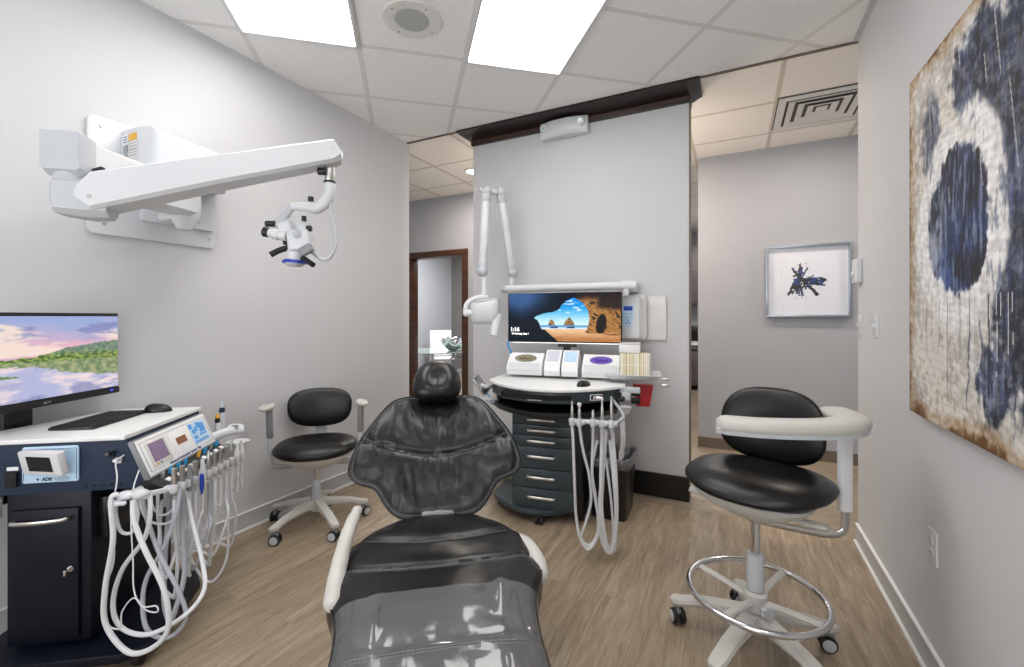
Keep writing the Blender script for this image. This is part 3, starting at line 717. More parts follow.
# holder rail
rail = [(.03, -.10, .650), (.075, -.085, .648), (.12, -.055, .643), (.145, .0, .637), (.160, .09, .630), (.166, .20, .622), (.168, .34, .614), (.168, .53, .606)]
rl = part('holder_rail', MB().tube(rail, .010, seg=10, flat=.7), 'white2', cart)
part('rail_arm', MB().tube([(.05, .3, .642), (.11, .3, .62), (.160, .3, .615)], .012, seg=10), 'white2', cart)
part('rail_arm', MB().tube([(.045, .03, .638), (.05, -.04, .645), (.055, -.085, .652)], .012, seg=10), 'white2', cart)
RC = catmull(rail, 20)
def on_rail(t): return RC[int(t * (len(RC) - 1))].copy()
hp = [.42, .48, .54, .59, .65, .71, .76, .81, .86, .90, .945, .985]
random.seed(3)
# clips and instruments hanging on the rail: each hose ends in an instrument
HOSE_LEFT = 'hoses hanging from the left cart'
def holder(q, k):
    mb = MB(); mb.box((q.x, q.y, q.z), (.036, .028, .024), bevel=.009, seg=3); mb.cyl((q.x + .014, q.y, q.z - .016), (q.x + .014, q.y, q.z + .016), .0135, seg=16, bev=.003)
    part('instrument_holder', mb, 'white', rl)
inst = []
for k, t in enumerate(hp):
    q = on_rail(t); holder(q, k); inst.append(q)
mb = MB(); q = on_rail(.08); mb.ball((q.x, q.y, q.z + .004), (.028, .022, .016)); mb.box((q.x - .02, q.y - .02, q.z - .01), (.035, .014, .014), bevel=.005); mb.box((q.x + .0, q.y - .03, q.z - .012), (.035, .014, .014), bevel=.005); part('instrument_holder', mb, 'white', rl)
q = on_rail(.24); part('instrument_holder', MB().box((q.x - .01, q.y - .01, q.z), (.05, .04, .026), bevel=.011).ball((q.x - .01, q.y - .02, q.z + .008), (.026, .022, .017)), 'white', rl)
def hp_shape(mb, c, kind):
    x, y, z = c; c = V(c)
    if kind == 0: mb.lathe([(0, .08), (.004, .08), (.005, .07), (.0085, .055), (.009, .0), (.008, -.03), (.006, -.04), (0, -.04)], c=c, seg=16)
    elif kind == 1: mb.lathe([(0, .062), (.0095, .062), (.0098, .0), (.009, -.03), (.006, -.04), (0, -.04)], c=c, seg=18)
    else: mb.lathe([(0, .055), (.007, .055), (.008, .02), (.012, .01), (.012, -.03), (.006, -.045), (0, -.045)], c=c, seg=16)
tips = []
names_ = ['steel', 'steel', 'grey', 'steel', 'white', 'steel', 'steel', 'steel', 'steel', 'steel', 'offwhite', 'offwhite']
def hose(name, pts, r, m, lab, group, M_=CM, tip=None, kind=0, tm='steel', owner=None):
    t = part(name, MB().tube([M_ @ V(p) for p in pts], r, seg=9, n=10), m, owner or cart, world=True)
    if tip is not None:
        mb = MB(); hp_shape(mb, M_ @ V(tip), kind); part('handpiece', mb, tm, t, world=True)
    return t
def loopy(q, back, zb, dx, dy):
    """from instrument q down to a low loop and up again to the underside of the shelf"""
    a = V((q.x + .016, q.y, q.z - .04)); e = V(back)
    m = (a + e) / 2
    return [a, a + V((0, .0, -.12)), V((a.x + dx * .6, a.y + dy * .5, zb + .16)), V((a.x + dx * .6 + (e.x - a.x) * .25, a.y + dy, zb + .035)), V((m.x + dx * .4, m.y + dy * 1.1, zb)),
            V((e.x + dx * .1, e.y + dy * .6, zb + .06)), V((e.x + .0, e.y + dy * .3, zb + .25)), e + V((0, 0, -.10)), e]
zs = [.20, .16, .30, .22, .33, .26, .19, .30, .24, .20, .33, .36]
def ordl(k): return ['first', 'second', 'third', 'fourth', 'fifth', 'sixth', 'seventh', 'eighth', 'ninth', 'tenth', 'eleventh', 'twelfth'][k]
for k, q in enumerate(inst):
    e = (.085 + .02 * math.sin(k * 2.3), .03 + k * .04, .632)
    kind = [1, 1, 2, 1, 2, 0, 1, 1, 1, 0, 2, 2][k]
    hose('handpiece_hose', loopy(q, e, zs[k], .04 * math.sin(k * 1.7), .07 * math.cos(k * 2.1) - .03), [.0062, .0085, .0055, .0062, .005, .0058, .0075, .006, .0055, .0058, .005, .0048][k], ['hose', 'hose_grey', 'hose', 'hose', 'hose', 'hose_grey', 'hose', 'hose', 'hose', 'hose', 'hose', 'hose'][k],
         'white dental hose on the left cart, ' + ordl(k) + ' handpiece along the rail from the front', HOSE_LEFT, tip=(q.x + .016, q.y, q.z + .012), kind=kind, tm=names_[k])
# the big front loops, read against the photo
def W(px, py, Y): return at(px, py, Y)
I4 = Matrix.Identity(4)
def phose(pts, r, m, lab, **k): return hose('suction_hose', pts, r, m, lab, HOSE_LEFT, M_=I4, **k)
phose([W(119, 494, 1.50), W(111, 500, 1.49), W(113, 540, 1.48), W(105, 590, 1.47), W(106, 625, 1.47), W(128, 652, 1.46), W(152, 648, 1.46), W(168, 628, 1.46), W(164, 590, 1.47), W(145, 550, 1.48), W(134, 520, 1.49), W(133, 500, 1.50)], .0082, 'hose', 'thick white suction hose making the lowest front loop on the left cart')
phose([W(142, 488, 1.62), W(146, 515, 1.60), W(160, 555, 1.56), W(178, 590, 1.54), W(186, 618, 1.53), W(170, 637, 1.53), W(150, 633, 1.53), W(143, 612, 1.54), W(146, 580, 1.56), W(165, 545, 1.58), W(177, 510, 1.62), W(180, 488, 1.64)], .0072, 'hose_grey', 'thick grey suction hose crossing behind the lowest front loop')
phose([W(140, 490, 1.56), W(150, 498, 1.55), W(146, 535, 1.53), W(122, 570, 1.52), W(113, 605, 1.51), W(122, 628, 1.50), W(150, 634, 1.50), W(185, 615, 1.52), W(204, 590, 1.58), W(202, 560, 1.64), W(192, 520, 1.68), W(186, 492, 1.70)], .0075, 'hose', 'thick white hose sweeping from the front holder to the rear of the left cart')
phose([W(126, 492, 1.52), W(116, 505, 1.51), W(120, 530, 1.51), W(132, 532, 1.52), W(138, 515, 1.53), W(135, 498, 1.53)], .0055, 'hose', 'short white hose loop under the front holder of the left cart')
phose([W(145, 485, 1.66), W(140, 500, 1.64), W(148, 520, 1.63), W(168, 523, 1.64), W(180, 508, 1.66), W(178, 490, 1.68)], .0045, 'hose', 'thin white tube coiled just under the valve shelf')
phose([W(152, 486, 1.66), W(152, 505, 1.65), W(163, 515, 1.65), W(176, 505, 1.66), W(172, 488, 1.68)], .0045, 'hose', 'smallest thin white coil under the valve shelf')
phose([W(124, 455, 1.56), W(116, 462, 1.55), W(117, 480, 1.53), W(113, 510, 1.52), W(114, 560, 1.50), W(104, 590, 1.49), W(103, 620, 1.48), W(120, 629, 1.47), W(122, 612, 1.47), W(134, 598, 1.47), W(146, 610, 1.47), W(157, 612, 1.47), W(156, 606, 1.47), W(142, 606, 1.47), W(134, 590, 1.48), W(133, 560, 1.50), W(131, 520, 1.51), W(133, 490, 1.55), W(139, 470, 1.60)], .0022, 'hose', 'thin white wire dangling from the plugs on the cart front')
phose([W(227, 470, 2.05), W(228, 520, 2.03), W(226, 560, 2.0), W(210, 582, 1.97), W(192, 560, 1.93), W(186, 520, 1.90), W(183, 490, 1.88)], .0055, 'hose', 'white hose hanging lowest at the rear of the left cart')
mb = MB(); q = on_rail(.62); c = CM @ V((q.x + .03, q.y + .02, q.z - .02)); hp_shape(mb, c, 2)
solo('syringe_tip', MB().lathe([(0, .05), (.007, .05), (.008, 0), (.003, -.03), (0, -.03)], c=(0, 0, 0), seg=12), 'blue', 'small blue capped syringe hanging among the left cart hoses', 'syringe', CM @ V((.20, .10, .60)))
# rear bracket with two curing pens and a tray
tr = thing('pen_holder', 'white holder with two upright pen instruments behind the left cart console', 'instrument holder', cw(.12, .60, .66), CA)
def lw(x, y, z): return CM @ V((x, y, z))
part('holder_body', MB().tube([lw(.05, .50, .69), lw(.10, .56, .705), lw(.15, .60, .70)], .022, seg=14, flat=.8).box(lw(.115, .60, .705), (.07, .05, .05), bevel=.015, seg=3), 'white', tr, world=True)
part('display', MB().box(lw(.125, .570, .722), (.03, .004, .022), rot=(-.5, 0, .2)), 'grey', tr, world=True)
p1 = at(217.5, 440, 2.2); p2 = at(222, 436, 2.22)
n1 = part('pen', MB().lathe([(.014, 0), (.015, .02), (.0125, .09), (.010, .10), (0, .10)], c=p1 + V((0, 0, -.01)), seg=18), 'white', tr, world=True)
part('pen_collar', MB().lathe([(.011, 0), (.012, .01), (.010, .022)], c=p1 + V((0, 0, .088)), seg=16), 'black', n1, world=True)
part('pen_cap', MB().lathe([(.010, 0), (.008, .016), (.003, .022), (0, .022)], c=p1 + V((0, 0, .11)), seg=16), 'yellow', n1, world=True)
n2 = part('pen', MB().lathe([(.015, 0), (.017, .02), (.0125, .13), (0, .13)], c=p2 + V((0, 0, -.01)), seg=18), 'white', tr, world=True)
part('pen_collar', MB().lathe([(.0125, 0), (.0135, .01), (.011, .024)], c=p2 + V((0, 0, .12)), seg=16), 'navy', n2, world=True)
part('pen_tip', MB().lathe([(.010, 0), (.008, .03), (.003, .045), (.001, .065), (0, .065)], c=p2 + V((0, 0, .144)), seg=16), 'pale_grey', n2, world=True)
solo('cuspidor_funnel', MB().lathe([(.012, -.10), (.012, -.01), (.02, 0), (.05, .022), (.055, .03), (.05, .03), (.02, .010), (0, .008)], seg=28), 'white', 'small white funnel cup on a stem behind the left cart instruments', 'cup', at(238, 447, 2.25))
# outlet behind
# keyboard and mouse
kb = thing('keyboard', 'thin black keyboard on the white top of the navy cart', 'keyboard', (-1.684, 1.808, .842), .13)
part('case', MB().box((0, 0, .006), (.155, .30, .010), bevel=.003), 'black', kb)
ks = MB()
for r in range(6):
    for c_ in range(14):
        if r == 5 and 3 < c_ < 9: continue
        ks.box((-.062 + r * .0245, -.136 + c_ * .0209, .0125), (.020, .0170, .004), bevel=.001, seg=1)
ks.box((-.062 + 5 * .0245, -.136 + 6 * .0209, .0125), (.020, .098, .004), bevel=.001)
part('keys', ks, 'rubber', kb, kind='stuff')
def mouse(loc, rz, label, s=1):
    t = thing('computer_mouse', label, 'mouse', loc, rz)
    mb = MB(); out = [(.031 * s * math.cos(a) * (1 - .10 * math.sin(a)), .055 * s * math.sin(a)) for a in [2 * PI * k / 36 for k in range(36)]]
    mb.pad(out, lambda tt, x, y: .002 + .034 * s * math.sqrt(max(0, 1 - tt ** 3)) * (1 - 3 * y) if tt < 1 else .004, lambda tt, x, y: .001, rings=8)
    part('shell', mb, 'black', t); part('scroll_wheel', MB().cyl((-.004, .03 * s, .027 * s), (.004, .03 * s, .027 * s), .006 * s, seg=14), 'grey', t)
    return t
mouse((-1.60, 1.99, .842), -1.35, 'black computer mouse beside the keyboard on the navy cart')
# monitor behind the cart
mon = thing('computer_monitor', 'black monitor showing a lake landscape, on the pole behind the navy cart', 'monitor', (-1.97, 1.74, .56), 0)
sm = Matrix.Translation((-1.815, 1.725, 1.108)) @ Matrix(((0, 0, 1, 0), (1, 0, 0, 0), (0, 1, 0, 0), (0, 0, 0, 1)))   # local x -> +Y, y -> Z, z -> +X
mb = MB(); mb.box((-1.833, 1.725, 1.106), (.032, .612, .362), bevel=.004); part('bezel', mb, 'black', mon, world=True)
part('chin', MB().box((-1.828, 1.725, .937), (.034, .614, .026), bevel=.003), 'rubber', mon, world=True)
def lake(u, v):
    n = fbm(u * 5, v * 9, 1.3); big = fbm(u * 2.1, v * 4.5, 5.1)
    hill = .50 + .17 * ss(.25, 1.0, u) + .012 * fbm(u * 26, 0, 2) + .04 * fbm(u * 4, 0, 7)
    hor_ = .455 - .03 * ss(.3, 1, u)
    sky_ = mixc(hexc('e9b8c9'), hexc('9fb0de'), ss(.55, .95, v) + .3 * n)
    sky_ = mixc(sky_, hexc('fbe6d8'), ss(.0, .5, big + .25 - abs(v - .62) * 1.8) * .9)
    sky_ = mixc(sky_, hexc('7f88bb'), ss(.1, .5, fbm(u * 3, v * 7, 9.5)) * .7 * ss(.62, .8, v))
    if v > hor_:
        if v < hill:
            g = fbm(u * 30, v * 34, 3); tone = ss(-.4, .5, g)
            c = mixc(hexc('4c6b3c'), hexc('a9b765'), tone)
            return mixc(c, hexc('7d93a2'), .55 * ss(.0, .10, v - hor_ - .04) * ss(.2, .6, u))
        return sky_
    rv = hor_ + (hor_ - v) * .9
    hill2 = .50 + .14 * ss(.25, 1.0, u) + .03 * fbm(u * 4, 0, 7) + .02 * fbm(u * 8, v * 60, 2)
    if rv < hill2: return mixc(mixc(hexc('5d7a45'), hexc('a0a96a'), ss(-.4, .4, fbm(u * 22, v * 18, 3))), hexc('c9c6cf'), .25)
    if abs(v - .305 + .10 * (u - .2)) < .03 * ss(.40, .1, u) + .006 * n and u < .42: return mixc(hexc('55782f'), hexc('8fae52'), ss(-.4, .4, fbm(u * 40, v * 40, 1)))
    c = mixc(hexc('b9bcdf'), hexc('f4dfe2'), ss(-.3, .45, big + n * .5)); return mixc(c, hexc('8089b9'), ss(.05, .5, fbm(u * 4, v * 8, 4.4)) * .7 * ss(.3, .1, v))
M['screen1'] = attr_mat('lake_picture', .3, emit=.95)
picture('screen_image', None, .596, .318, 200, 110, lake, M['screen1'], mon, sm @ Matrix.Translation((0, .006, .003)))
lm = sm @ Matrix.Translation((-.01, -.170, .0035))
text('lettering', 'acer', .016, lm, 'grey_ink', mon, bold=.0005)
part('power_light', MB().box((-1.812, 1.99, .94), (.004, .012, .005)), emit_mat('blue_led', '3a4cff', 2), mon, world=True)
part('mount', MB().box((-1.90, 1.735, 1.02), (.10, .09, .12), bevel=.006), 'black', mon, world=True)
part('pole', MB().box((-1.965, 1.735, .80), (.04, .105, .50), bevel=.004), 'black', mon, world=True)
# corrugated hose on floor far left
mb = MB(); pp = catmull([(-2.06, 1.62, .035), (-2.02, 1.61, .035), (-1.975, 1.58, .035), (-1.965, 1.50, .035)], 20)
mb.tube(pp, [.026 + .004 * math.sin(i * 1.9) for i in range(len(pp))], seg=14, smooth=False)
solo('suction_pipe', mb, 'grey', 'grey corrugated pipe on the floor at the left frame edge', 'pipe', (-1.98, 1.65, 0), world=True)
# ================================================================ patient chair
PC = .175
chair = thing('dental_chair', 'large black leather patient chair in mid room with clear plastic over its foot end', 'dental chair', (-.256, 1.52, 0), PC)
DM = WORLD[chair.name]
def sym(half, n=6):
    """smooth closed outline from its right half, top to bottom"""
    pts = [V((x, y, 0)) for x, y in half] + [V((-x, y, 0)) for x, y in reversed(half[1:-1])]
    return [(p.x, p.y) for p in catmull(pts, n, closed=True)]
bvec = V((0, .697, .717)); bn = V((0, -.717, .697))
def bmat(y, z): 
    m = Matrix((V((1, 0, 0)), bvec, bn)).transposed().to_4x4(); m.translation = V((0, y, z)); return m
BM = bmat(.02, .578)
half = [(0, .488), (.07, .487), (.138, .481), (.19, .45), (.25, .355), (.292, .268), (.311, .175), (.303, .140), (.275, .117), (.218, .098), (.185, .05), (.152, .012), (.109, -.006), (0, -.009)]
bo = sym(half)
def wing(x): return .38 * x * x
def wr(x, y):     # creases pulled towards the middle
    return .0042 * fbm(x * 9, y * 5, 3) + .0025 * fbm(x * 26, y * 9, 5) + .0065 * math.exp(-((x / .12) ** 2)) * noise.noise(V((x * 55 + 6 * y, y * 7, 2))) * ss(.42, .10, y)
def bf(t, x, y):
    base = wing(x) + .036 * (max(0, 1 - t ** 3.2)) ** .8
    sl = y - (.223 + .9 * x * x * (1 if abs(x) < .2 else .9))
    groove = .009 * math.exp(-(sl / .0065) ** 2) + .004 * math.exp(-(sl / .02) ** 2) * ss(1, .9, t)
    dish = .020 * math.exp(-(x / .16) ** 2) * ss(1, .6, t)
    return base - groove - dish + (wr(x, y) if t < .97 else 0)
def bb(t, x, y): return wing(x) * .9 - .040 * (max(0, 1 - t ** 6)) ** .6 - .004
back = part('backrest', MB().pad(bo, bf, bb, BM, rings=44, center=(0, .235)), 'leather', chair, sharp=60)
pip = [BM @ V((x * 1.004, .235 + (y - .235) * 1.004, wing(x) + .002)) for x, y in bo]
part('piping', MB().tube(pip, .0045, seg=7, closed=True, n=1), 'leather', back)
def stitch_line(mb, pts, r=.0008, dash=.006, gap=.004):
    P = catmull(pts, 8); acc = 0; on = True; seg = [P[0]]
    for a, b in zip(P[:-1], P[1:]):
        L_ = (b - a).length; pos = 0
        while pos < L_:
            need = (dash if on else gap) - acc; step = min(need, L_ - pos); pos += step; acc += step; pt = a + (b - a) * (pos / L_)
            if on: seg.append(pt)
            if acc >= (dash if on else gap) - 1e-7:
                if on and len(seg) > 1 and (seg[-1] - seg[0]).length > 1e-4: mb.cyl(seg[0], seg[-1], r, seg=5)
                on = not on; acc = 0; seg = [pt]
    return mb
mb = MB()
for s in (.985, .968):
    hs = [(x * s, .235 + (y - .235) * s) for x, y in bo]; hs.append(hs[0])
    stitch_line(mb, [BM @ V((x, y, bf(s, x, y) + .0015)) for x, y in hs[::2] + [hs[0]]])
sy_ = lambda x: .223 + .85 * x * x
for d in (-.006,):
    stitch_line(mb, [BM @ V((x, sy_(x) + d, bf(.5, x, sy_(x) + .012) + .000)) for x in [(-.27 + .03 * k) for k in range(19)]])
part('stitching', mb, 'stitch', back, 'pale double stitching')
part('back_shell', MB().pad([(x * .93, .235 + (y - .235) * .93) for x, y in bo], lambda t, x, y: wing(x) - .03, lambda t, x, y: wing(x) - .055 - .02 * (1 - t * t), BM, rings=6, center=(0, .235)), 'pale_grey', chair, sharp=60)
part('hinge', MB().box((0, .02, .545), (.20, .07, .05), bevel=.012).box((0, .035, .568), (.115, .05, .05), bevel=.01), 'grey', chair)
# headrest
HM = bmat(.30, .945)
hh = [(0, .172), (.04, .166), (.075, .140), (.099, .075), (.095, .018), (.060, -.018), (0, -.024)]
ho = sym(hh)
hd = part('headrest', MB().pad(ho, lambda t, x, y: .052 * (max(0, 1 - t ** 2.6)) ** .6 + .004 - .016 * math.exp(-(x / .032) ** 2 - ((y - .06) / .04) ** 2), lambda t, x, y: -.035 * (max(0, 1 - t ** 3)) ** .6 - .004, HM, rings=20, center=(0, .07)), 'leather', chair, sharp=70)
part('headrest_bracket', MB().box(tuple(HM @ V((0, -.06, -.075))), (.05, .24, .010), rot=(.8, 0, 0), bevel=.003), 'steel', hd)
# seat and legrest loft
st = [(.045, .02), (.040, .08), (.028, .125), (.005, .165), (-.03, .197), (-.075, .232), (-.12, .257), (-.16, .268), (-.20, .274), (-.25, .279), (-.29, .279), (-.32, .274), (-.35, .262), (-.38, .249), (-.42, .233), (-.47, .221), (-.52, .215), (-.60, .212), (-.75, .210), (-.90, .206), (-1.02, .20), (-1.12, .185), (-1.17, .16), (-1.19, .12), (-1.195, .03)]
SX = [(y, (hw + (.012 if -.9 < y < -.1 else .004)) * (1 + .20 * max(0, min(.5, -y - .42)))) for y, hw in st]
def hw_at(y):
    for (a, b), (c, d) in zip(SX[:-1], SX[1:]):
        if a >= y >= c: return b + (d - b) * (a - y) / (a - c)
    return SX[-1][1]
def ztop(y): return .580 + .014 * math.exp(-((y + .10) / .09) ** 2) - .012 * ss(.02, .045, y) - .17 * (max(0, -y - .40) - .03 * (1 - math.exp(-max(0, -y - .40) / .03))) - .014 * ss(-1.1, -1.195, y)
def seam_g(x, y):
    g = 0
    for y0, k, d in ((-.165, .9, .006), (-.288, .55, .008), (-.560, .10, .007)):
        q_ = y - (y0 + k * x * x); g += d * math.exp(-(q_ / .007) ** 2) + .003 * math.exp(-(q_ / .02) ** 2)
    return g
def ring_at(y, hw, off=0, n=44, th=.10, side=1.0):
    """closed cross-section: crowned top, rounded side, flat underside"""
    zt = ztop(y); pts = []; e = min(1, hw / .10)
    top = []
    for k in range(n + 1):
        s = -1 + 2 * k / n; x = hw * s
        z = zt - .016 * abs(s) ** 2.2 * e - .040 * e * max(0, abs(s) - .80) ** 2 / .04 * .55 - (seam_g(x, y) if off == 0 and abs(s) < .97 else seam_g(x, y) * .25) + .0028 * fbm(x * 7, y * 7, 1) 
        if off: z += .0035 * noise.noise(V((x * 14, y * 5, 6))) + .008 * math.exp(-((abs(x) - .152 - .01 * noise.noise(V((y * 9, s > 0, 3)))) / .017) ** 2) * (1 + .5 * math.sin(y * 31 + 3 * s))
        top.append((x, z + off))
    pts += [(x, z) for x, z in top]
    zr = top[-1][1]; h = th * e
    for a in (.15, .4, .7): pts.append((hw + (off + .006) * math.sin(PI * a), zr - h * a))
    pts.append((hw * .93, zr - h)); pts.append((-hw * .93, zr - h))
    for a in (.7, .4, .15): pts.append((-hw - (off + .006) * math.sin(PI * a), zr - h * a))
    return [V((x, y, z)) for x, z in pts]
ys = []
y = .045
for (a, b), (c, d) in zip(SX[:-1], SX[1:]):
    n = max(1, int((a - c) / .006))
    for k in range(n): ys.append(a + (c - a) * k / n)
ys.append(SX[-1][0])
seat = part('seat_cushion', MB().loft([ring_at(y, hw_at(y)) for y in ys]), 'leather', chair, sharp=50)
def surf(x, y):
    hw = hw_at(y); s = x / hw; return ztop(y) - .016 * abs(s) ** 2.2 - .040 * max(0, abs(s) - .80) ** 2 / .04 * .55
mb = MB()
for y0, k, xm in ((-.165, .9, .22), (-.288, .55, .255), (-.560, .10, .20)):
    for d in ((-.012,) if y0 > -.2 else (-.013, -.021)):
        stitch_line(mb, [V((x, y0 + d + k * x * x, surf(x, y0 + d + k * x * x) + .0 - .001 + .0028 * fbm(x * 7, (y0 + d + k * x * x) * 7, 1))) for x in [xm * (i / 9 - 1) for i in range(19)]])
for s in (-1, 1):
    stitch_line(mb, [V((s * (hw_at(y) + .0045), y, surf(hw_at(y), y) - .016)) for y in [-.12 - .05 * i for i in range(20)]])
part('stitching', mb, 'stitch', seat, 'pale stitching')
mb = MB()
for s in (-1, 1): pass
for sname, s in (('l', -1), ('r', 1)):
    part('piping', MB().tube([V((s * (hw_at(y) + .003), y, surf(hw_at(y), y) - .008)) for y in [-.10 - .04 * i for i in range(26)]], .004, seg=7, n=3), 'leather', seat)
# clear sleeve over the foot end
ysl = [y for y in ys if -1.18 < y < -.405]
mb = MB(); mb.loft([ring_at(y, hw_at(y), .0045) for y in ysl], cap=False)
bad = [f for f in mb.bm.faces if abs(f.calc_center_median().x) < .20 and f.calc_center_median().z < ztop(f.calc_center_median().y) - .06]
bmesh.ops.delete(mb.bm, geom=bad, context='FACES')
part('sleeve', mb, 'sleeve', chair, 'clear shiny plastic sleeve', sharp=70)
# frame under the seat, pedestal, floor plate
part('seat_frame', MB().box((0, -.30, .445), (.30, .60, .05), bevel=.015), 'pale_grey', chair)
part('pedestal', MB().loft([[V((x * w_, -.30 + y_ * l_, z)) for x, y_ in rounded(1, 1, .2)] for z, w_, l_ in ((.06, .34, .5), (.10, .28, .4), (.25, .2, .28), (.40, .24, .34), (.44, .26, .4))]), 'white2', chair, sharp=50)
part('base_plate', MB().prism(rounded(.46, .95, .12), .0, .055, Matrix.Translation((0, -.38, 0)), bevel=.015), 'pale_grey', chair)
# arms
def loc_(p): return DM.inverted() @ p
la = [loc_(at(px, py, Y)) for px, py, Y in ((357, 511, 1.43), (352, 522, 1.38), (345, 543, 1.31), (339, 566, 1.235), (335, 588, 1.17), (333, 602, 1.125))]
mb = MB().tube(la, [.016, .019, .021, .0225, .024, .024], seg=16, flat=1.0); mb.ball(la[-1], .024); mb.ball(la[0], .0165)
part('armrest', mb, 'stool_white', chair)
part('arm_support', MB().tube([la[-2] + V((.0, 0, -.01)), la[-2] + V((.03, .0, -.07)), V((-.14, -.30, .45))], .022, seg=12), 'pale_grey', chair)
ra = [V((.225, -.05, .515)), V((.25, -.11, .535)), V((.280, -.18, .540)), V((.292, -.25, .530)), V((.293, -.285, .515))]
mb = MB().tube(ra, [.018, .024, .026, .027, .026], seg=16); mb.ball(ra[-1], .026); mb.ball(ra[0], .018)
part('armrest', mb, 'stool_white', chair)
part('arm_support', MB().tube([ra[-1], ra[-1] + V((-.03, .02, -.06)), V((.14, -.30, .45))], .022, seg=12), 'pale_grey', chair)

# ================================================================ stools
def superell(a, b, p=2.6, n=56, fy=None):
    o = []
    for k in range(n):
        t = 2 * PI * k / n; c, s = math.cos(t), math.sin(t)
        x = a * abs(c) ** (2 / p) * (1 if c >= 0 else -1); y = b * abs(s) ** (2 / p) * (1 if s >= 0 else -1)
        if fy: x, y = fy(x, y)
        o.append((x, y))
    return o
def caster(par, x, y, a, r=.030, gz=.03):
    """twin wheel caster under the leg end, turned by a"""
    m = Matrix.Translation((x, y, 0)) @ Matrix.Rotation(a, 4, 'Z')
    c = part('caster', MB(m).cyl((0, 0, .055), (0, 0, .088), .010, seg=12).box((0, .004, .052), (.018, .04, .022), bevel=.005), 'grey', par)
    for s in (-1, 1):
        w_ = part('wheel', MB(m).lathe([(0, -.0095), (r - .008, -.0095), (r - .003, -.0085), (r, -.004), (r, .004), (r - .003, .0085), (r - .008, .0095), (0, .0095)], c=(s * .0165, .008, r), axis=(1, 0, 0), seg=26), 'rubber', c)
        part('hub_cap', MB(m).lathe([(0, .013), (.012, .0125), (.0225, .0105), (.023, .007), (0, .007)], c=(s * .0165, .008, r), axis=(s, 0, 0), seg=22), 'pale_grey', w_)
def star_base(t, ang0, hub_z=.135, R_=.285, col='stool_white', wid=1.0):
    part('hub', MB().lathe([(0, hub_z - .06), (.034, hub_z - .06), (.036, hub_z - .02), (.034, hub_z + .015), (.026, hub_z + .04), (.0255, hub_z + .12), (.022, hub_z + .125), (0, hub_z + .125)], seg=28), 'pale_grey', t)
    for k in range(5):
        a = ang0 + k * 2 * PI / 5; d = V((math.cos(a), math.sin(a), 0)); s = V((-d.y, d.x, 0)); rings = []
        for q, hw, zt, zb in ((.015, .026 * wid, hub_z + .012, hub_z - .04), (.10, .026 * wid, hub_z - .003, hub_z - .038), (.20, .025 * wid, hub_z - .022, hub_z - .045), (R_ - .02, .024 * wid, .104, .078), (R_ + .005, .021 * wid, .100, .078), (R_ + .018, .013 * wid, .096, .080)):
            rings.append([d * q + s * x + V((0, 0, z)) for x, z in ((hw * .8, zb), (hw, (zb + zt) / 2), (hw * .82, zt), (-hw * .82, zt), (-hw, (zb + zt) / 2), (-hw * .8, zb))])
        lg = part('leg', MB().loft(rings), col, t)
        caster(lg, d.x * (R_ - .008), d.y * (R_ - .008), a + [.6, 2.3, -1.0, 1.2, .2][k])
def seat_pad(t, z, a=.232, b=.205, th=.075, dish=.010, fy=None):
    out = superell(a, b, 2.5, 64, fy)
    def hf(tt, x, y): return z + th * .55 * (max(0, 1 - tt ** 3.5)) ** .55 - dish * math.exp(-(x / .12) ** 2 - ((y - .03) / .10) ** 2) - .10 * max(0, -y - .10) ** 2 / .01 * .12
    def hb(tt, x, y): return z - th * .45 * (max(0, 1 - tt ** 5)) ** .5 - .10 * max(0, -y - .10) ** 2 / .01 * .12
    s = part('seat', MB().pad(out, hf, hb, None, rings=18), 'vinyl', t, sharp=70); return s
def back_pad(t, y, z, a, b, th=.06, curve=1.2, lean=.12, fy=None):
    m = Matrix.Translation((0, y, z)) @ Euler((PI / 2 - lean, 0, 0)).to_matrix().to_4x4()
    out = superell(a, b, 2.7, 64, fy)
    return part('backrest', MB().pad(out, lambda tt, x, yy: curve * x * x + th * .5 * (max(0, 1 - tt ** 3.2)) ** .55, lambda tt, x, yy: curve * x * x - th * .5 * (max(0, 1 - tt ** 3.2)) ** .55, m, rings=16), 'vinyl', t, sharp=70)
def mechanism(t, z):
    part('seat_pan', MB().loft([[V((x * w_, y_ * l_ + .0, zz)) for x, y_ in rounded(1, 1, .3)] for zz, w_, l_ in ((z - .125, .09, .11), (z - .115, .15, .17), (z - .085, .26, .27), (z - .055, .36, .34), (z - .035, .40, .36), (z - .028, .39, .35))]), 'stool_white', t, sharp=50)
    part('seat_lever', MB().tube([V((.10, -.02, z - .085)), V((.17, -.03, z - .09)), V((.235, -.035, z - .084))], .010, seg=10, flat=1.9), 'stool_white', t)
    part('seat_lever', MB().tube([V((-.10, -.02, z - .085)), V((-.17, -.03, z - .09)), V((-.235, -.035, z - .084))], .010, seg=10, flat=1.9), 'stool_white', t)
    part('seat_lever', MB().tube([V((.05, .08, z - .07)), V((.14, .10, z - .065)), V((.20, .11, z - .055))], .007, seg=10, flat=2), 'stool_white', t)
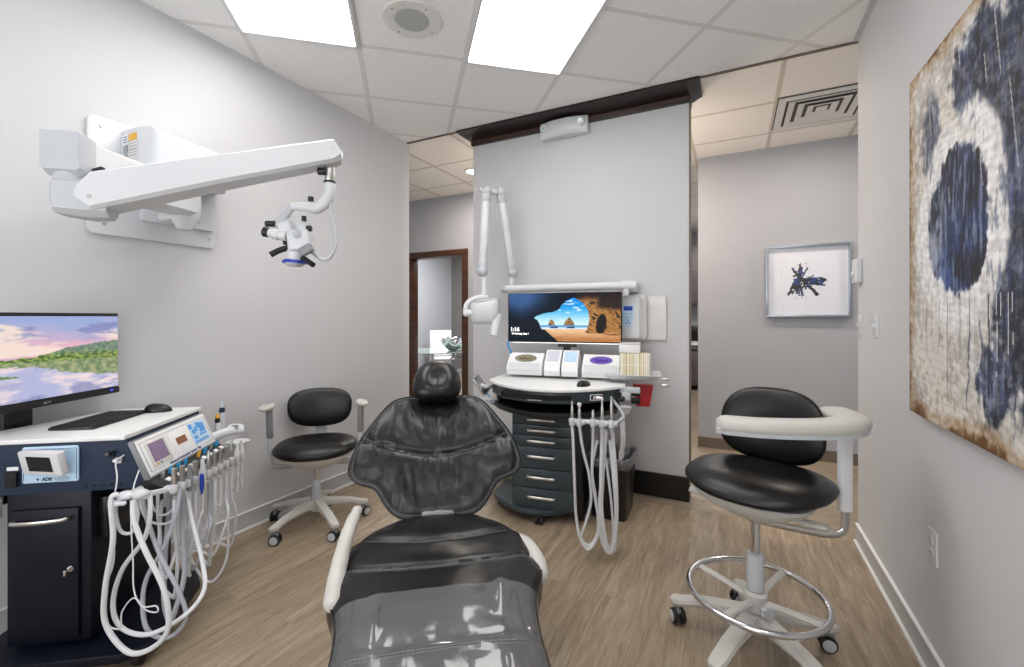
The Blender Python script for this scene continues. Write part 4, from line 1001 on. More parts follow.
# ---- assistant stool by the left wall
st1 = thing('operator_stool', 'black cushioned stool with two pad armrests beside the left wall', 'stool', (-1.20, 2.70, 0), .30)
star_base(st1, -2.06 - .30, .15)
part('column', MB().cyl((0, 0, .22), (0, 0, .40), .0135, seg=20), 'chrome', st1)
mechanism(st1, .475)
seat_pad(st1, .478, .238, .205, .10)
back_pad(st1, .225, .675, .195, .125, .062, .9, .10, fy=lambda x, y: (x * (1 + .04 * y / .12), y))
part('back_bar', MB().tube([V((0, .08, .41)), V((0, .20, .43)), V((0, .255, .52)), V((0, .255, .68))], .011, seg=10, flat=3.2), 'pale_grey', st1)
for s in (-1, 1):
    ar = part('armrest', MB().pad(superell(.035, .078, 2.4, 36, lambda x, y: (x * (1 - .25 * (y > .02)), y)), lambda tt, x, y: .735 + .018 * (max(0, 1 - tt ** 3)) ** .5, lambda tt, x, y: .735 - .020 * (max(0, 1 - tt ** 3)) ** .5, Matrix.Translation((s * .262, -.02, 0)) @ Matrix.Rotation(s * .25, 4, 'Z'), rings=8), 'stool_white', st1, sharp=70)
    part('arm_post', MB().cyl((s * .255, .0, .55), (s * .258, -.01, .72), .0185, seg=16, bev=.003), 'grey', ar)
    part('arm_post', MB().cyl((s * .253, .0, .46), (s * .255, .0, .56), .013, seg=14), 'pale_grey', ar)
    part('arm_bracket', MB().tube([V((s * .253, .0, .50)), V((s * .252, .0, .44)), V((s * .235, .0, .375)), V((s * .18, .0, .36)), V((s * .05, .0, .378))], .0095, seg=10, flat=1.7), 'pale_grey', st1)
# ---- surgeon stool on the right
RC_ = V((.925, 1.672, 0)); RA = -.80
st2 = thing('surgeon_stool', 'tall black saddle-back stool with curved grey arm and chrome foot ring on the right', 'stool', RC_, RA)
star_base(st2, 2.53 - RA + .0, .15, .295, wid=1.25)
part('column', MB().cyl((0, 0, .25), (0, 0, .57), .016, seg=24), 'chrome', st2)
part('column_sleeve', MB().lathe([(.0, .24), (.031, .24), (.031, .36), (.028, .372), (.017, .374)], seg=28), 'pale_grey', st2)
mechanism(st2, .645)
seat_pad(st2, .655, .250, .222, .085, .008, fy=lambda x, y: (x * (1 + .06 * y / .2), y))
back_pad(st2, .215, .825, .192, .152, .075, 1.1, .10, fy=lambda x, y: (x * (1 - .06 * y / .15), y))
part('back_bar', MB().tube([V((0, .06, .56)), V((0, .18, .57)), V((0, .25, .64)), V((0, .245, .80))], .012, seg=10, flat=3.4), 'pale_grey', st2)
# foot ring
ringc = V((0, 0, .225))
fr = part('foot_ring', MB().tube([ringc + V((.233 * math.cos(a), .233 * math.sin(a), 0)) for a in [2 * PI * k / 24 for k in range(24)]], .0115, seg=12, closed=True, n=3), 'chrome', st2)
part('ring_collar', MB().lathe([(.031, .165), (.042, .165), (.042, .225), (.031, .235)], seg=28), 'stool_white', st2)
for k in range(4):
    a = 2.2 - RA + k * PI / 2; d = V((math.cos(a), math.sin(a), 0))
    part('ring_spoke', MB().tube([d * .03 + V((0, 0, .20)), d * .12 + V((0, 0, .212)), d * .227 + V((0, 0, .222))], .0085, seg=8, flat=1.8), 'stool_white', st2)
a = -1.45 - RA; d = V((math.cos(a), math.sin(a), 0)); mk = basis(d * .065 + V((0, 0, .19)), (-d.y, d.x, 0), (0, 0, 1))
kb_ = [(.021 * (1 + .16 * math.cos(7 * t)) * math.cos(t), .021 * (1 + .16 * math.cos(7 * t)) * math.sin(t)) for t in [2 * PI * k / 56 for k in range(56)]]
part('ring_knob', MB().prism(kb_, -.008, .010, mk).cyl(d * .03 + V((0, 0, .19)), d * .07 + V((0, 0, .19)), .008), 'pale_grey', st2)
# curved torso arm
TS = V((-.022, -.012, .004)); ta = [p + TS for p in [V((.770, 1.625, .878)), V((.90, 1.572, .878)), V((1.04, 1.545, .880)), V((1.165, 1.553, .882)), V((1.250, 1.605, .884)), V((1.285, 1.69, .884)), V((1.295, 1.77, .884))]]
mb = MB(); P = catmull(ta, 8); rings = []
for i, p in enumerate(P):
    t_ = (P[min(i + 1, len(P) - 1)] - P[max(i - 1, 0)]).normalized(); s_ = V((t_.y, -t_.x, 0)); q = i / (len(P) - 1)
    e = min(1, math.sqrt(max(0, 1 - (1 - min(1, q / .07)) ** 2)) + .12) * min(1, math.sqrt(max(0, 1 - (1 - min(1, (1 - q) / .06)) ** 2)) + .12)
    hw = (.050 + .016 * q) * e; h = .029 * (.5 + .5 * e)
    rings.append([p + s_ * (hw * abs(math.cos(a)) ** .7 * (1 if math.cos(a) >= 0 else -1)) + V((0, 0, h * abs(math.sin(a)) ** .8 * (1 if math.sin(a) >= 0 else -1))) for a in [2 * PI * k / 24 for k in range(24)]])
mb.loft(rings); ap = part('torso_arm', mb, 'stool_white', st2, world=True, sharp=70)
rings = []
for i, p in enumerate(P):
    t_ = (P[min(i + 1, len(P) - 1)] - P[max(i - 1, 0)]).normalized(); s_ = V((t_.y, -t_.x, 0)); q = i / (len(P) - 1)
    hw = (.046 + .016 * q) * (1 if .03 < q < .97 else .7)
    rings.append([p + s_ * x + V((0, 0, z)) for x, z in ((hw, -.012), (hw * .96, -.030), (-hw * .96, -.030), (-hw, -.012))])
part('arm_underside', MB().loft(rings), 'pale_grey', ap, world=True)
px_, py_ = 1.215, 1.605
part('arm_post', MB().loft([[V((px_ + x * w_, py_ + y * w_ * .7, z)) for x, y in rounded(1, 1, .3)] for z, w_ in ((.86, .050), (.80, .046), (.62, .044), (.565, .044))]), 'white2', st2, world=True)
mb = MB().tube([V((px_, py_, .62)), V((px_, py_, .53)), V((px_ - .005, py_ + .002, .490)), V((px_ - .04, py_ + .008, .472)), V((1.10, 1.63, .476)), V((.96, 1.665, .495)), V((.925, 1.672, .51))], .014, seg=12, flat=.62)
part('arm_bar', mb, 'steel', st2, world=True)
part('arm_clamp', MB().cyl((.925, 1.672, .495), (.925, 1.672, .53), .03, seg=24, bev=.004), 'steel', st2, world=True)
# ================================================================ rear delivery cart
RA2 = -.314
rc = thing('delivery_cart', 'dark slate rolling cabinet with six drawers and white top by the dividing wall', 'dental cart', (.195, 2.72, 0), RA2)
KM = WORLD[rc.name]
def kl(p): return KM.inverted() @ V(p)
def kw(x, y, z): return KM @ V((x, y, z))
def arc_front(x0, x1, ys, yb, bulge, n=14):
    o = []
    for k in range(n + 1):
        t = k / n; o.append((x0 + (x1 - x0) * t, ys - bulge * math.sin(PI * t) ** .8))
    return o + [(x1, yb), (x0, yb)]
part('worktop', MB().prism(arc_front(-.405, .480, .12, .42, .30), .835, .852, bevel=.004), 'counter', rc)
band = arc_front(-.385, .455, .13, .42, .29)
mb = MB().prism(band, .765, .834, bevel=.002); bd = part('top_band', mb, 'slate', rc)
part('recess_shade', MB().loft([[V((x, y - .004, z)) for x, y in arc_front(-.24, .21, -.105, -.02, .062)] for z in (.782, .815)]), 'matte_black', bd)  # black block stands in for the shade of the pull-out recess
part('pull_tray', MB().loft([[V((x, y - .008, z)) for x, y in arc_front(-.24, .21, -.105, -.02, .062)] for z in (.778, .786)]), 'slate', bd)
part('tray_lip', MB().box((-.01, -.178, .787), (.09, .012, .006), bevel=.002), 'steel', bd)
pm = Matrix.Translation((.330, -.065, .802)) @ Euler((PI / 2, 0, .50)).to_matrix().to_4x4()
pq = part('plaque', MB().box((0, 0, 0), (.075, .034, .003), M_=pm, bevel=.001), 'card', bd)
part('plaque_field', MB().box((0, 0, .0012), (.066, .026, .002), M_=pm @ Matrix.Translation((0, 0, .0012))), 'dark_ink', pq)
text('lettering', 'ADS', .024, KM @ pm @ Matrix.Translation((.002, 0, .0042)), 'card', pq, bold=.0006)
part('lower_shelf', MB().prism(arc_front(-.375, .43, .14, .42, .27), .672, .705, bevel=.003), 'slate_dark', rc)
part('back_panel', MB().box((.03, .40, .73), (.78, .02, .09)), 'matte_black', rc)
for x in (-.35, .40): part('shelf_side', MB().box((x, .27, .735), (.02, .26, .07)), 'slate_dark', rc)
part('cabinet_body', MB().box((.014, .20, .372), (.445, .37, .60), bevel=.004), 'slate_dark', rc)
zt = [.668, .600, .534, .466, .329, .209, .085]
for k in range(6):
    d = part('drawer', MB().box((0, .004, (zt[k] + zt[k+1]) / 2), (.394, .020, zt[k] - zt[k+1] - .005), bevel=.002), 'slate', rc)
    zc = (zt[k] + zt[k+1]) / 2 + (.0 if k < 3 else .008)
    hx = -.012
    part('handle', MB().tube([(hx - .085, -.006, zc), (hx - .080, -.026, zc + .001), (hx, -.033, zc + .003), (hx + .080, -.026, zc + .001), (hx + .085, -.006, zc)], .0085, seg=10, flat=.55, up=(0, 0, 1)), 'steel', d)
part('side_panel', MB().box((.219, .18, .37), (.028, .34, .59), bevel=.003), 'black', rc)
part('base', MB().prism(arc_front(-.39, .250, .16, .42, .20), .05, .085, bevel=.006), 'slate', rc)
for x, y in ((-.02, -.03), (-.33, .18), (.20, .10), (-.30, .38), (.24, .38)):
    c_ = part('caster', MB().box((x, y, .047), (.05, .035, .012), bevel=.003), 'matte_black', rc)
    for s in (-1, 1): part('wheel', MB().cyl((x + s * .016 - .010, y, .024), (x + s * .016 + .010, y, .024), .024, seg=18, bev=.003), 'rubber', c_)
# instrument rack at the right
RK = [(572.7, 421), (580, 421), (593.5, 421), (602.5, 421), (611.8, 421)]
rack = [kl(at(px, py + .6 * i, 2.34 - .015 * i)) for i, (px, py) in enumerate(RK)]
rk = part('instrument_rack', MB().tube([rack[0] + V((-.02, 0, 0)), rack[2], rack[4] + V((.03, 0, 0))], .012, seg=10, flat=.8), 'white2', rc)
part('rack_arm', MB().tube([rack[4] + V((.02, .0, 0)), rack[4] + V((.05, .12, .02)), V((.40, .10, .775)), V((.36, .12, .80))], .009, seg=10), 'pale_grey', rc)
for i, q in enumerate(rack):
    part('instrument_holder', MB().box(q + V((0, 0, 0)), (.036, .045, .026), bevel=.010, seg=3).cyl(q + V((0, -.02, -.02)), q + V((0, -.02, .02)), .015, seg=16, bev=.004).ball(q + V((.016, -.012, 0)), .015), 'white', rk)
def rh(i, pts, r, kind, tm):
    q = rack[i] + V((0, -.02, 0)); top_ = q + V((0, 0, .018))
    P = [q + V((0, 0, -.02))] + [kl(at(px, py, Y)) for px, py, Y in pts]
    hose('handpiece_hose', P, r, 'hose', '', None, M_=KM, tip=None, owner=rc)
    mb = MB(); h_ = [.09, .075, .05, .10, .125][i]
    mb.lathe([(0, h_), (.006, h_), (.0065, h_ * .7), (.0085, h_ * .6), (.009, 0), (.008, -.03), (0, -.03)], c=top_, seg=14)
    if i == 3: mb.tube([top_ + V((0, 0, h_)), top_ + V((.0, 0, h_ + .012)), top_ + V((-.03, -.0, h_ + .014))], .007, seg=10)
    o = part('handpiece', mb, tm, rk)
    if i == 1: part('head', MB().ball(top_ + V((0, 0, h_)), .012), 'white', o)
rh(0, [(573, 440, 2.31), (574.5, 480, 2.30), (576, 515, 2.30), (580, 538, 2.29), (588, 549, 2.29), (597, 537, 2.30), (601, 510, 2.31), (603, 480, 2.32), (604, 440, 2.34)], .0075, 0, 'steel')
rh(1, [(583, 450, 2.31), (589, 475, 2.31), (591, 500, 2.31), (586, 522, 2.30), (581, 538, 2.30), (590, 545, 2.30), (598, 530, 2.31), (596, 500, 2.31), (592, 470, 2.32), (597, 440, 2.35)], .0075, 1, 'steel')
rh(2, [(593, 440, 2.31), (592, 470, 2.30), (596, 505, 2.30), (604, 535, 2.29), (608, 549, 2.29), (613, 535, 2.30), (611, 500, 2.31), (606, 460, 2.33)], .0065, 2, 'steel')
rh(3, [(602, 440, 2.30), (601, 480, 2.29), (602, 515, 2.28), (607, 545, 2.27), (611, 551, 2.27), (615, 545, 2.28), (616, 510, 2.29), (613, 470, 2.30), (610, 440, 2.32)], .0095, 3, 'steel')
rh(4, [(613, 440, 2.30), (616, 480, 2.29), (616.5, 520, 2.28), (613, 546, 2.27), (608, 552, 2.27), (601, 535, 2.28), (600, 500, 2.29), (604, 460, 2.32), (606, 430, 2.35)], .0095, 3, 'steel')
part('suction_pipe', MB().tube([kl(at(622, 418, 2.55)), kl(at(623, 440, 2.56)), kl(at(621, 458, 2.60))], [.013, .016, .013, .016, .013, .016, .013, .016, .013], seg=12), 'white2', rc)
part('cup_holder', MB().lathe([(0, -.02), (.02, -.02), (.035, .01), (.04, .02), (.036, .02), (0, .005)], c=kl(at(625, 410, 2.62)), seg=24), 'white', rc)
part('side_bracket', MB().box(kl(at(630, 390, 2.68)), (.12, .04, .035), bevel=.006).box(kl(at(626, 396, 2.68)), (.05, .05, .05), bevel=.008), 'pale_grey', rc)
part('side_knob', MB().ball(kl(at(622, 399, 2.60)), .018), 'black', rc)
# tray at right
tc = kl(at(633, 377, 2.86))
ty = part('side_tray', MB().loft([[V((tc.x + x * w_, tc.y + y * l_, tc.z + z)) for x, y in rounded(1, 1, .08)] for z, w_, l_ in ((-.006, .25, .21), (.004, .30, .25), (.028, .345, .29), (.030, .335, .28), (.006, .29, .24), (.005, .28, .23))]), 'white', rc)
part('tray_arm', MB().box((tc.x - .12, tc.y + .02, tc.z - .03), (.18, .05, .03), bevel=.006), 'pale_grey', rc)
part('tray_bolt', MB().box((tc.x + .20, tc.y + .0, tc.z - .005), (.05, .02, .018), bevel=.003).box((tc.x + .20, tc.y + .0, tc.z - .045), (.05, .02, .018), bevel=.003), 'steel', rc)
# tilted panel at left
lp = kl(at(481, 385, 2.93))
mm = Matrix.Translation(lp) @ Euler((.3, .95, .25)).to_matrix().to_4x4()
pn = part('side_frame', MB().box((0, 0, 0), (.13, .10, .014), M_=mm, bevel=.003), 'steel', rc)
part('side_frame_panel', MB().box((0, 0, 0), (.10, .075, .004), M_=mm @ Matrix.Translation((0, 0, -.008))), 'grey', pn)
part('frame_arm', MB().tube([lp, lp + V((.04, .0, -.01)), V((-.375, .16, .80))], .012, seg=10), 'pale_grey', rc)
part('air_tube', MB().tube([kl(at(484, 391, 2.92)), kl(at(489, 396, 2.93)), kl(at(493, 404, 2.95)), V((-.36, .2, .74))], .004, seg=8), 'cyan', rc)
part('side_spout', MB().tube([V((-.36, .14, .72)), V((-.40, .10, .722)), V((-.46, .10, .715)), V((-.47, .10, .68))], .014, seg=12), 'white2', rc)
# dispensers rail at the back
part('dispenser_rail', MB().tube([V((-.32, .36, .860)), V((.42, .36, .860))], .006, seg=8, smooth=False), 'steel', rc)
def dispenser(name, x, w_, d_, h_, label, cat, tilt=.62, hole=None, fill=None, group=None):
    t = thing(name, label, cat, kw(x, .345, .856), RA2, group)
    m = Matrix.Translation((0, .03, h_ * .5 + .022)) @ Euler((tilt - PI / 2 + PI / 2, 0, 0)).to_matrix().to_4x4()
    # body: front face lower, top face leaning to the viewer
    prof = [(-.075, .015), (-.088, .05), (-.070, .045 + h_ * .4), (.01, .092 + h_ * .62), (.05, .07 + h_ * .5), (.05, .015)]
    mb = MB(); mb.loft([[V((xx, y, z)) for y, z in prof] for xx in (-w_ / 2, w_ / 2)])
    b = part('casing', mb, 'card', t, sharp=25)
    a = V((0, -.070, .045 + h_ * .4)); c = V((0, .01, .092 + h_ * .62)); y_ = (c - a).normalized(); n_ = V((1, 0, 0)).cross(y_)
    tm_ = Matrix((V((1, 0, 0)), y_, n_)).transposed().to_4x4(); tm_.translation = (a + c) / 2 + n_ * .0008
    return t, b, tm_, (c - a).length
def ell(a, b, n=30): return [(a * math.cos(2 * PI * k / n), b * math.sin(2 * PI * k / n)) for k in range(n)]
M['purple'] = mat('purple_gloves', '6a4fb8', .6, var=.3, scale=60, bump=.8, bscale=80)
M['tissue'] = mat('pale_contents', 'cfd2dc', .6, var=.2, scale=40)
M['khaki'] = mat('khaki_contents', '8a8266', .6, var=.5, scale=50)
def glovebox(x, w_, label, m):
    t, b, tm_, L_ = dispenser('glove_box', x, w_, .1, .11, label, 'glove box')
    part('opening_rim', MB().prism(ell(w_ * .32, L_ * .34), 0, .0015, tm_), 'grey_ink', t)
    part('opening', MB().prism(ell(w_ * .30, L_ * .29), .001, .0025, tm_), m, t)
    part('gloves', MB().tube([tm_ @ V((k * w_ * .05 - w_ * .18, .006 * math.sin(k * 2.1), .006)) for k in range(8)], .009, seg=8), m, t)
    part('front_panel', MB().box((0, -.0885, .075), (w_ * .9, .002, .05), rot=(-.25, 0, 0)), 'white2', t)
    part('clip', MB().box((w_ / 2 + .004, -.07, .05), (.008, .02, .05), bevel=.003), 'pale_grey', t)
glovebox(-.205, .25, 'white glove dispenser box with oval opening, leftmost on the slate cart', 'khaki')
glovebox(.315, .24, 'white dispenser box with purple gloves in its oval opening', 'purple')
for x, lab_, m in ((-.008, 'narrow white dispenser next to the left glove box on the slate cart', 'tissue'), (.112, 'narrow white dispenser with bluish contents next to the purple glove box', 'paleblue')):
    t, b, tm_, L_ = dispenser('tissue_dispenser', x, .108, .1, .15, lab_, 'dispenser')
    part('window', MB().prism(rounded(.085, L_ * .8, .008), 0, .002, tm_), m, t)
    part('side_clip', MB().box((.053, -.06, .05), (.007, .03, .05), bevel=.003), 'grey', t)
# stack of mask boxes on the tray
gx = thing('mask_box', 'pale striped carton standing on the side tray of the slate cart', 'box', KM @ V((tc.x + .015, tc.y, tc.z + .0065)), RA2 - .05)
def stripes_mat():
    m, nt, b = nodes('striped_card'); L = nt.links
    tcn = nt.nodes.new('ShaderNodeTexCoord'); sp = nt.nodes.new('ShaderNodeSeparateXYZ'); L.new(tcn.outputs['Object'], sp.inputs[0])
    n = nt.nodes.new('ShaderNodeTexNoise'); n.noise_dimensions = '1D'; n.inputs['Scale'].default_value = 60; n.inputs['Detail'].default_value = 2
    L.new(math_(nt, 'ADD', sp.outputs[0], math_(nt, 'MULTIPLY', sp.outputs[1], 1.3)), n.inputs['W'])
    cr = nt.nodes.new('ShaderNodeValToRGB'); L.new(n.outputs['Fac'], cr.inputs[0]); e = cr.color_ramp.elements
    cr.color_ramp.interpolation = 'CONSTANT'
    e[0].position = 0; e[0].color = lin('e9e2cf'); e[1].position = .42; e[1].color = lin('c2ae74')
    for p_, c_ in ((.5, 'eeeade'), (.57, '9dbcc0'), (.62, 'efe9da')):
        k = e.new(p_); k.color = lin(c_)
    L.new(cr.outputs[0], b.inputs['Base Color']); setp(b, Roughness=.7); return m
M['stripes'] = stripes_mat()
part('carton', MB().box((0, 0, .075), (.185, .12, .15), bevel=.003), 'stripes', gx)
part('carton_seam', MB().box((0, -.0605, .078), (.18, .001, .003)), 'card', gx)
sx = thing('tissue_box', 'small white box lying on top of the striped carton', 'box', KM @ V((tc.x - .02, tc.y, tc.z + .158)), RA2)
part('carton', MB().box((0, 0, .033), (.13, .10, .062), bevel=.005), 'card', sx); part('flap', MB().box((.0, -.048, .06), (.125, .01, .012), rot=(.3, 0, 0), bevel=.002), 'white2', sx)
# red sharps bracket
sh = kl(at(643, 395, 2.95))
t = thing('sharps_container', 'red sharps container hanging below the white side tray', 'sharps container', KM @ (sh - V((0, 0, .07))), RA2)
part('body', MB().loft([[V((x, y, z)) for x, y in rounded(w_, .07, .01)] for z, w_ in ((0, .085), (.14, .13))]), 'red', t, sharp=50)
part('holder', MB().box((-.045, -.04, .09), (.06, .02, .045), bevel=.005).box((-.045, -.04, .035), (.06, .02, .04), bevel=.005), 'black', t)
# mouse
mouse(KM @ V((.245, .02, .852)), -.9, 'black computer mouse on the white top of the slate cart', .95)
# waste bin
bc = kl((.595, 2.80, 0))
bn_ = thing('waste_bin', 'black waste bin with a clear liner beside the slate cart', 'waste bin', (.66, 2.89, 0), RA2 - .12)
mb = MB(); secs = [(0, .22, .28), (.006, .225, .285), (.35, .26, .32), (.38, .265, .325), (.38, .252, .312), (.05, .215, .27)]
mb.loft([[V((x * a, y * b, z)) for x, y in rounded(1, 1, .14)] for z, a, b in secs]); part('bin_body', mb, 'black', bn_, sharp=50)
mb = MB(); secs = [(.325, .275, .333), (.35, .282, .340), (.385, .280, .338), (.393, .265, .325), (.38, .246, .305), (.26, .225, .29), (.10, .21, .27)]
rings = []
for z, a, b in secs:
    rings.append([V((x * a, y * b, z + (.006 * noise.noise(V((x * 12, y * 12, z * 30)))))) for x, y in rounded(1, 1, .16, 8)])
mb.loft(rings, cap=False); part('liner', mb, 'clear_bag', bn_, 'crumpled clear plastic liner', sharp=80)

# ================================================================ wide monitor over the cart
m2 = thing('wide_monitor', 'wide thin monitor showing a sea cave beach above the slate cart', 'monitor', (.354, 3.07, .86), RA2)
WM = WORLD[m2.name]
part('bezel', MB().box((0, .012, .403), (.806, .022, .356), bevel=.003), 'black', m2)
part('chin_trim', MB().box((0, .0, .228), (.806, .006, .006)), 'steel', m2)
part('back_cover', MB().box((0, .045, .40), (.42, .06, .20), bevel=.02), 'black', m2)
part('mount_post', MB().box((.02, .06, .20), (.05, .03, .36), bevel=.004).box((.03, .02, .213), (.13, .04, .022), bevel=.004), 'black', m2)
def cave(u, v):
    # arch opening
    P = [(0.235, .49), (.27, .53), (.33, .58), (.42, .62), (.46, .66), (.50, .77), (.55, .86), (.60, .90), (.65, .85), (.695, .74), (.725, .62), (.735, .47), (.725, .33), (.70, .21), (.72, .17), (.86, .15), (.99, .12), (.99, .0), (.46, .0), (.42, .08), (.38, .15), (.34, .24), (.30, .26), (.29, .36), (.27, .44)]
    x, y = u + .006 * fbm(u * 18, v * 18, 1), v + .012 * fbm(u * 18, v * 14, 8); ins = False; j = len(P) - 1
    for i in range(len(P)):
        if (P[i][1] > y) != (P[j][1] > y) and x < (P[j][0] - P[i][0]) * (y - P[i][1]) / (P[j][1] - P[i][1]) + P[i][0]: ins = not ins
        j = i
    if ins:
        if v > .335:
            c = mixc(hexc('d8f6fb'), hexc('1fa6ee'), ss(.33, .80, v)); c = mixc(c, hexc('0a8fe8'), ss(.6, .9, v))
            c = mixc(c, hexc('ffffff'), .8 * ss(.15, .45, fbm(u * 9, v * 16, 4) + .25 - abs(v - .72) * 2 - abs(u - .54) * 1.6))
            for cx, w_, h_ in ((.405, .032, .13), (.563, .048, .17)):
                if v < .335 + h_ and abs(u - cx + .006) < w_ * (1 - ((v - .335) / h_) ** 1.6) + .009 * fbm(u * 60, v * 60): c = mixc(hexc('6b5236'), hexc('c49a5c'), ss(-.3, .4, fbm(u * 40, v * 40)))
            return c
        if v > .255:
            c = mixc(hexc('eaf6f8'), hexc('3b8fd0'), ss(.26, .335, v)); 
            for cx in (.42, .57):
                if abs(u - cx) < .035 and .27 < v < .31: c = hexc('3a4a6e')
            return c
        return mixc(hexc('b77a48'), hexc('f3c69a'), ss(.0, .25, v) + .25 * fbm(u * 12, v * 30))
    if u > .62 or (u > .5 and v < .2):
        if v < .17 + .03 * fbm(u * 8, 1, 1) + .05 * (u > .9): return mixc(hexc('8a5630'), hexc('dca26c'), ss(-.5, .6, fbm(u * 5, v * 26)))
        n_ = fbm(u * 16 + v * 5, v * 7, 2); f_ = fbm(u * 60, v * 34, 5)
        c = mixc(hexc('7a4c25'), hexc('e0a862'), .5 + .7 * n_ + .35 * f_)
        dk = max(ss(1.3, .7, ((u - .835) / .045) ** 2 + ((v - .36 - 1.2 * (u - .835)) / .20) ** 2), .9 * ss(.62, .74, v + .25 * (u - .85) + .05 * n_) * ss(.76, .84, u), ss(.80, .95, v + .06 * n_), .8 * ss(.25, .5, n_))
        return mixc(c, hexc('211a1c'), dk)
    g = mixc(hexc('061322'), hexc('3d5f93'), ss(.35, .85, v - abs(u - .12) * .8) * (1 - ss(.15, .5, u))); return g
M['screen2'] = attr_mat('cave_picture', .3, emit=1.0)
sm2 = WM @ Matrix.Translation((0, 0, .408)) @ Euler((PI / 2, 0, 0)).to_matrix().to_4x4()
picture('screen_image', None, .790, .338, 260, 112, cave, M['screen2'], m2, sm2 @ Matrix.Translation((0, 0, .0005)))
M['glow_text'] = emit_mat('screen_text', 'ffffff', 1.2)
text('lettering', '1:16', .040, sm2 @ Matrix.Translation((-.350, -.088, .002)), 'glow_text', m2, align='CENTER', bold=.0008)
text('lettering', 'Wednesday, May 1', .0165, sm2 @ Matrix.Translation((-.373, -.118, .002)), 'glow_text', m2, align='LEFT', bold=.0005)
bt = MB().tube([at(508.5, 341, 3.16), at(508, 346, 3.15), at(511, 352, 3.15), at(513, 362, 3.22)], .007, seg=8)
part('blue_cable', bt, 'cyan', m2, 'bright blue cable end', world=True)

# ================================================================ x-ray unit on the dividing wall
xr = thing('xray_unit', 'white wall mounted dental x-ray arm with hanging tube head and control box', 'x-ray machine', rp(-1.3, 3.25, 1.1), ANG)
def on_mid(u, o, z): return rp(u, 3.255 - o, z)
mm = Matrix.Translation(rp(-.535, 3.255, 1.262)) @ ROOM @ Euler((PI / 2, 0, 0)).to_matrix().to_4x4()
part('wall_plate', MB().prism(rounded(.235, .315, .018), 0, .02, mm, bevel=.006), 'offwhite', xr, world=True)
part('warning_label', MB().prism(rounded(.09, .05, .002), .02, .0212, mm @ Matrix.Translation((.05, .11, 0))), 'card', xr, world=True)
mb = MB()
for k in range(3): mb.box((.05, .122 - k * .012, .0216), (.07, .002, .0006), M_=None)
for v in mb.bm.verts: v.co = mm @ v.co
part('small_print', mb, 'grey_ink', xr, world=True)
mc = Matrix.Translation(rp(-.645, 3.255, 1.268)) @ ROOM @ Euler((PI / 2, 0, 0)).to_matrix().to_4x4()
mb = MB(); mb.loft([[mc @ V((x * w_ + dx, y * h_, z)) for x, y in rounded(1, 1, .12)] for z, w_, h_, dx in ((.02, .175, .32, .01), (.07, .18, .325, .01), (.095, .165, .315, 0), (.10, .150, .30, 0), (.135, .146, .30, -.004), (.142, .135, .285, -.004))])
cb = part('control_box', mb, 'white2', xr, world=True, sharp=30)
mcf = mc @ Matrix.Translation((-.012, 0, .1425))
part('keypad', MB().prism([(-.038, .085), (.038, .085), (.040, .02), (.030, -.045), (.012, -.070), (-.012, -.070), (-.030, -.045), (-.040, .02)], 0, .0015, mcf, bevel=.0005), 'paleblue', cb, world=True)
part('display', MB().prism(rounded(.062, .030, .002), .001, .0028, mcf @ Matrix.Translation((0, .062, 0))), 'blue', cb, world=True)
for x, y in ((-.018, .025), (0, .025), (.018, .025), (-.018, .003), (0, .003), (.018, .003), (0, -.02), (-.012, -.04), (.012, -.04)):
    part('button', MB().prism(ell(.006, .004, 14), .001, .003, mcf @ Matrix.Translation((x, y, 0))), 'grey_ink' if y > -.01 else 'blue_ink', cb, world=True)
# horizontal bar
b0, b1 = at(503.5, 289, 3.447), at(637, 285.5, 2.987)
mb = MB().cyl(b0, b1, .029, seg=28, bev=.004)
part('extension_bar', mb, 'white2', xr, world=True)
part('end_cap', MB().cyl(b0 - (b1 - b0).normalized() * .012, b0 + (b1 - b0).normalized() * .03, .031, seg=28, bev=.004), 'pale_grey', xr, world=True)
q = b0 + (b1 - b0) * .93; part('bar_bracket', MB().box((q + rp(0, .10, 0)), (.08, .20, .07), M_=ROOM, bevel=.01), 'white2', xr, world=True)
part('bar_pivot', MB().cyl(q + V((0, 0, -.07)), q + V((0, 0, -.02)), .02, seg=18, bev=.003), 'white2', xr, world=True)
qs = b0 + (b1 - b0) * .06
Y1, Y2, Y3 = 3.42, 3.36, 3.28
j1, e1, e2, j2 = at(512.5, 272.5, Y1), at(500.5, 193, Y2), at(486, 191.5, Y3), at(482.5, 271, Y3 - .03)
def xa(px, py, Y): return at(px, py, Y)
part('post', MB().cyl(V((j1.x - .01, j1.y, b0.z)), V((j1.x - .005, j1.y, j1.z - .01)), .019, seg=18, bev=.002), 'white2', xr, world=True)
part('joint', MB().ball(j1, .042).cyl(j1, j1 + (e1 - j1).normalized() * .07, .034, seg=24, bev=.003), 'pale_grey', xr, world=True)
part('upper_arm', MB().cyl(j1 + (e1 - j1).normalized() * .06, e1 - (e1 - j1).normalized() * .05, .032, .032, seg=28, bev=.003), 'white', xr, world=True)
part('elbow_joint', MB().ball(e1, .042).cyl(e1, e1 - (e1 - j1).normalized() * .075, .036, seg=24, bev=.003), 'pale_grey', xr, world=True)
part('elbow_pin', MB().cyl(e1, e2, .014, seg=16).cyl(e1 + (e2 - e1) * .42, e1 + (e2 - e1) * .58, .022, seg=18), 'white2', xr, world=True)
part('elbow_joint', MB().ball(e2, .042).cyl(e2, e2 + (j2 - e2).normalized() * .08, .036, seg=24, bev=.003), 'pale_grey', xr, world=True)
part('fore_arm', MB().cyl(e2 + (j2 - e2).normalized() * .06, j2 - (j2 - e2).normalized() * .04, .032, .032, seg=28, bev=.003), 'white', xr, world=True)
part('joint', MB().ball(j2, .043).cyl(j2, j2 - (j2 - e2).normalized() * .075, .035, seg=24, bev=.003), 'pale_grey', xr, world=True)
Yh = 3.24
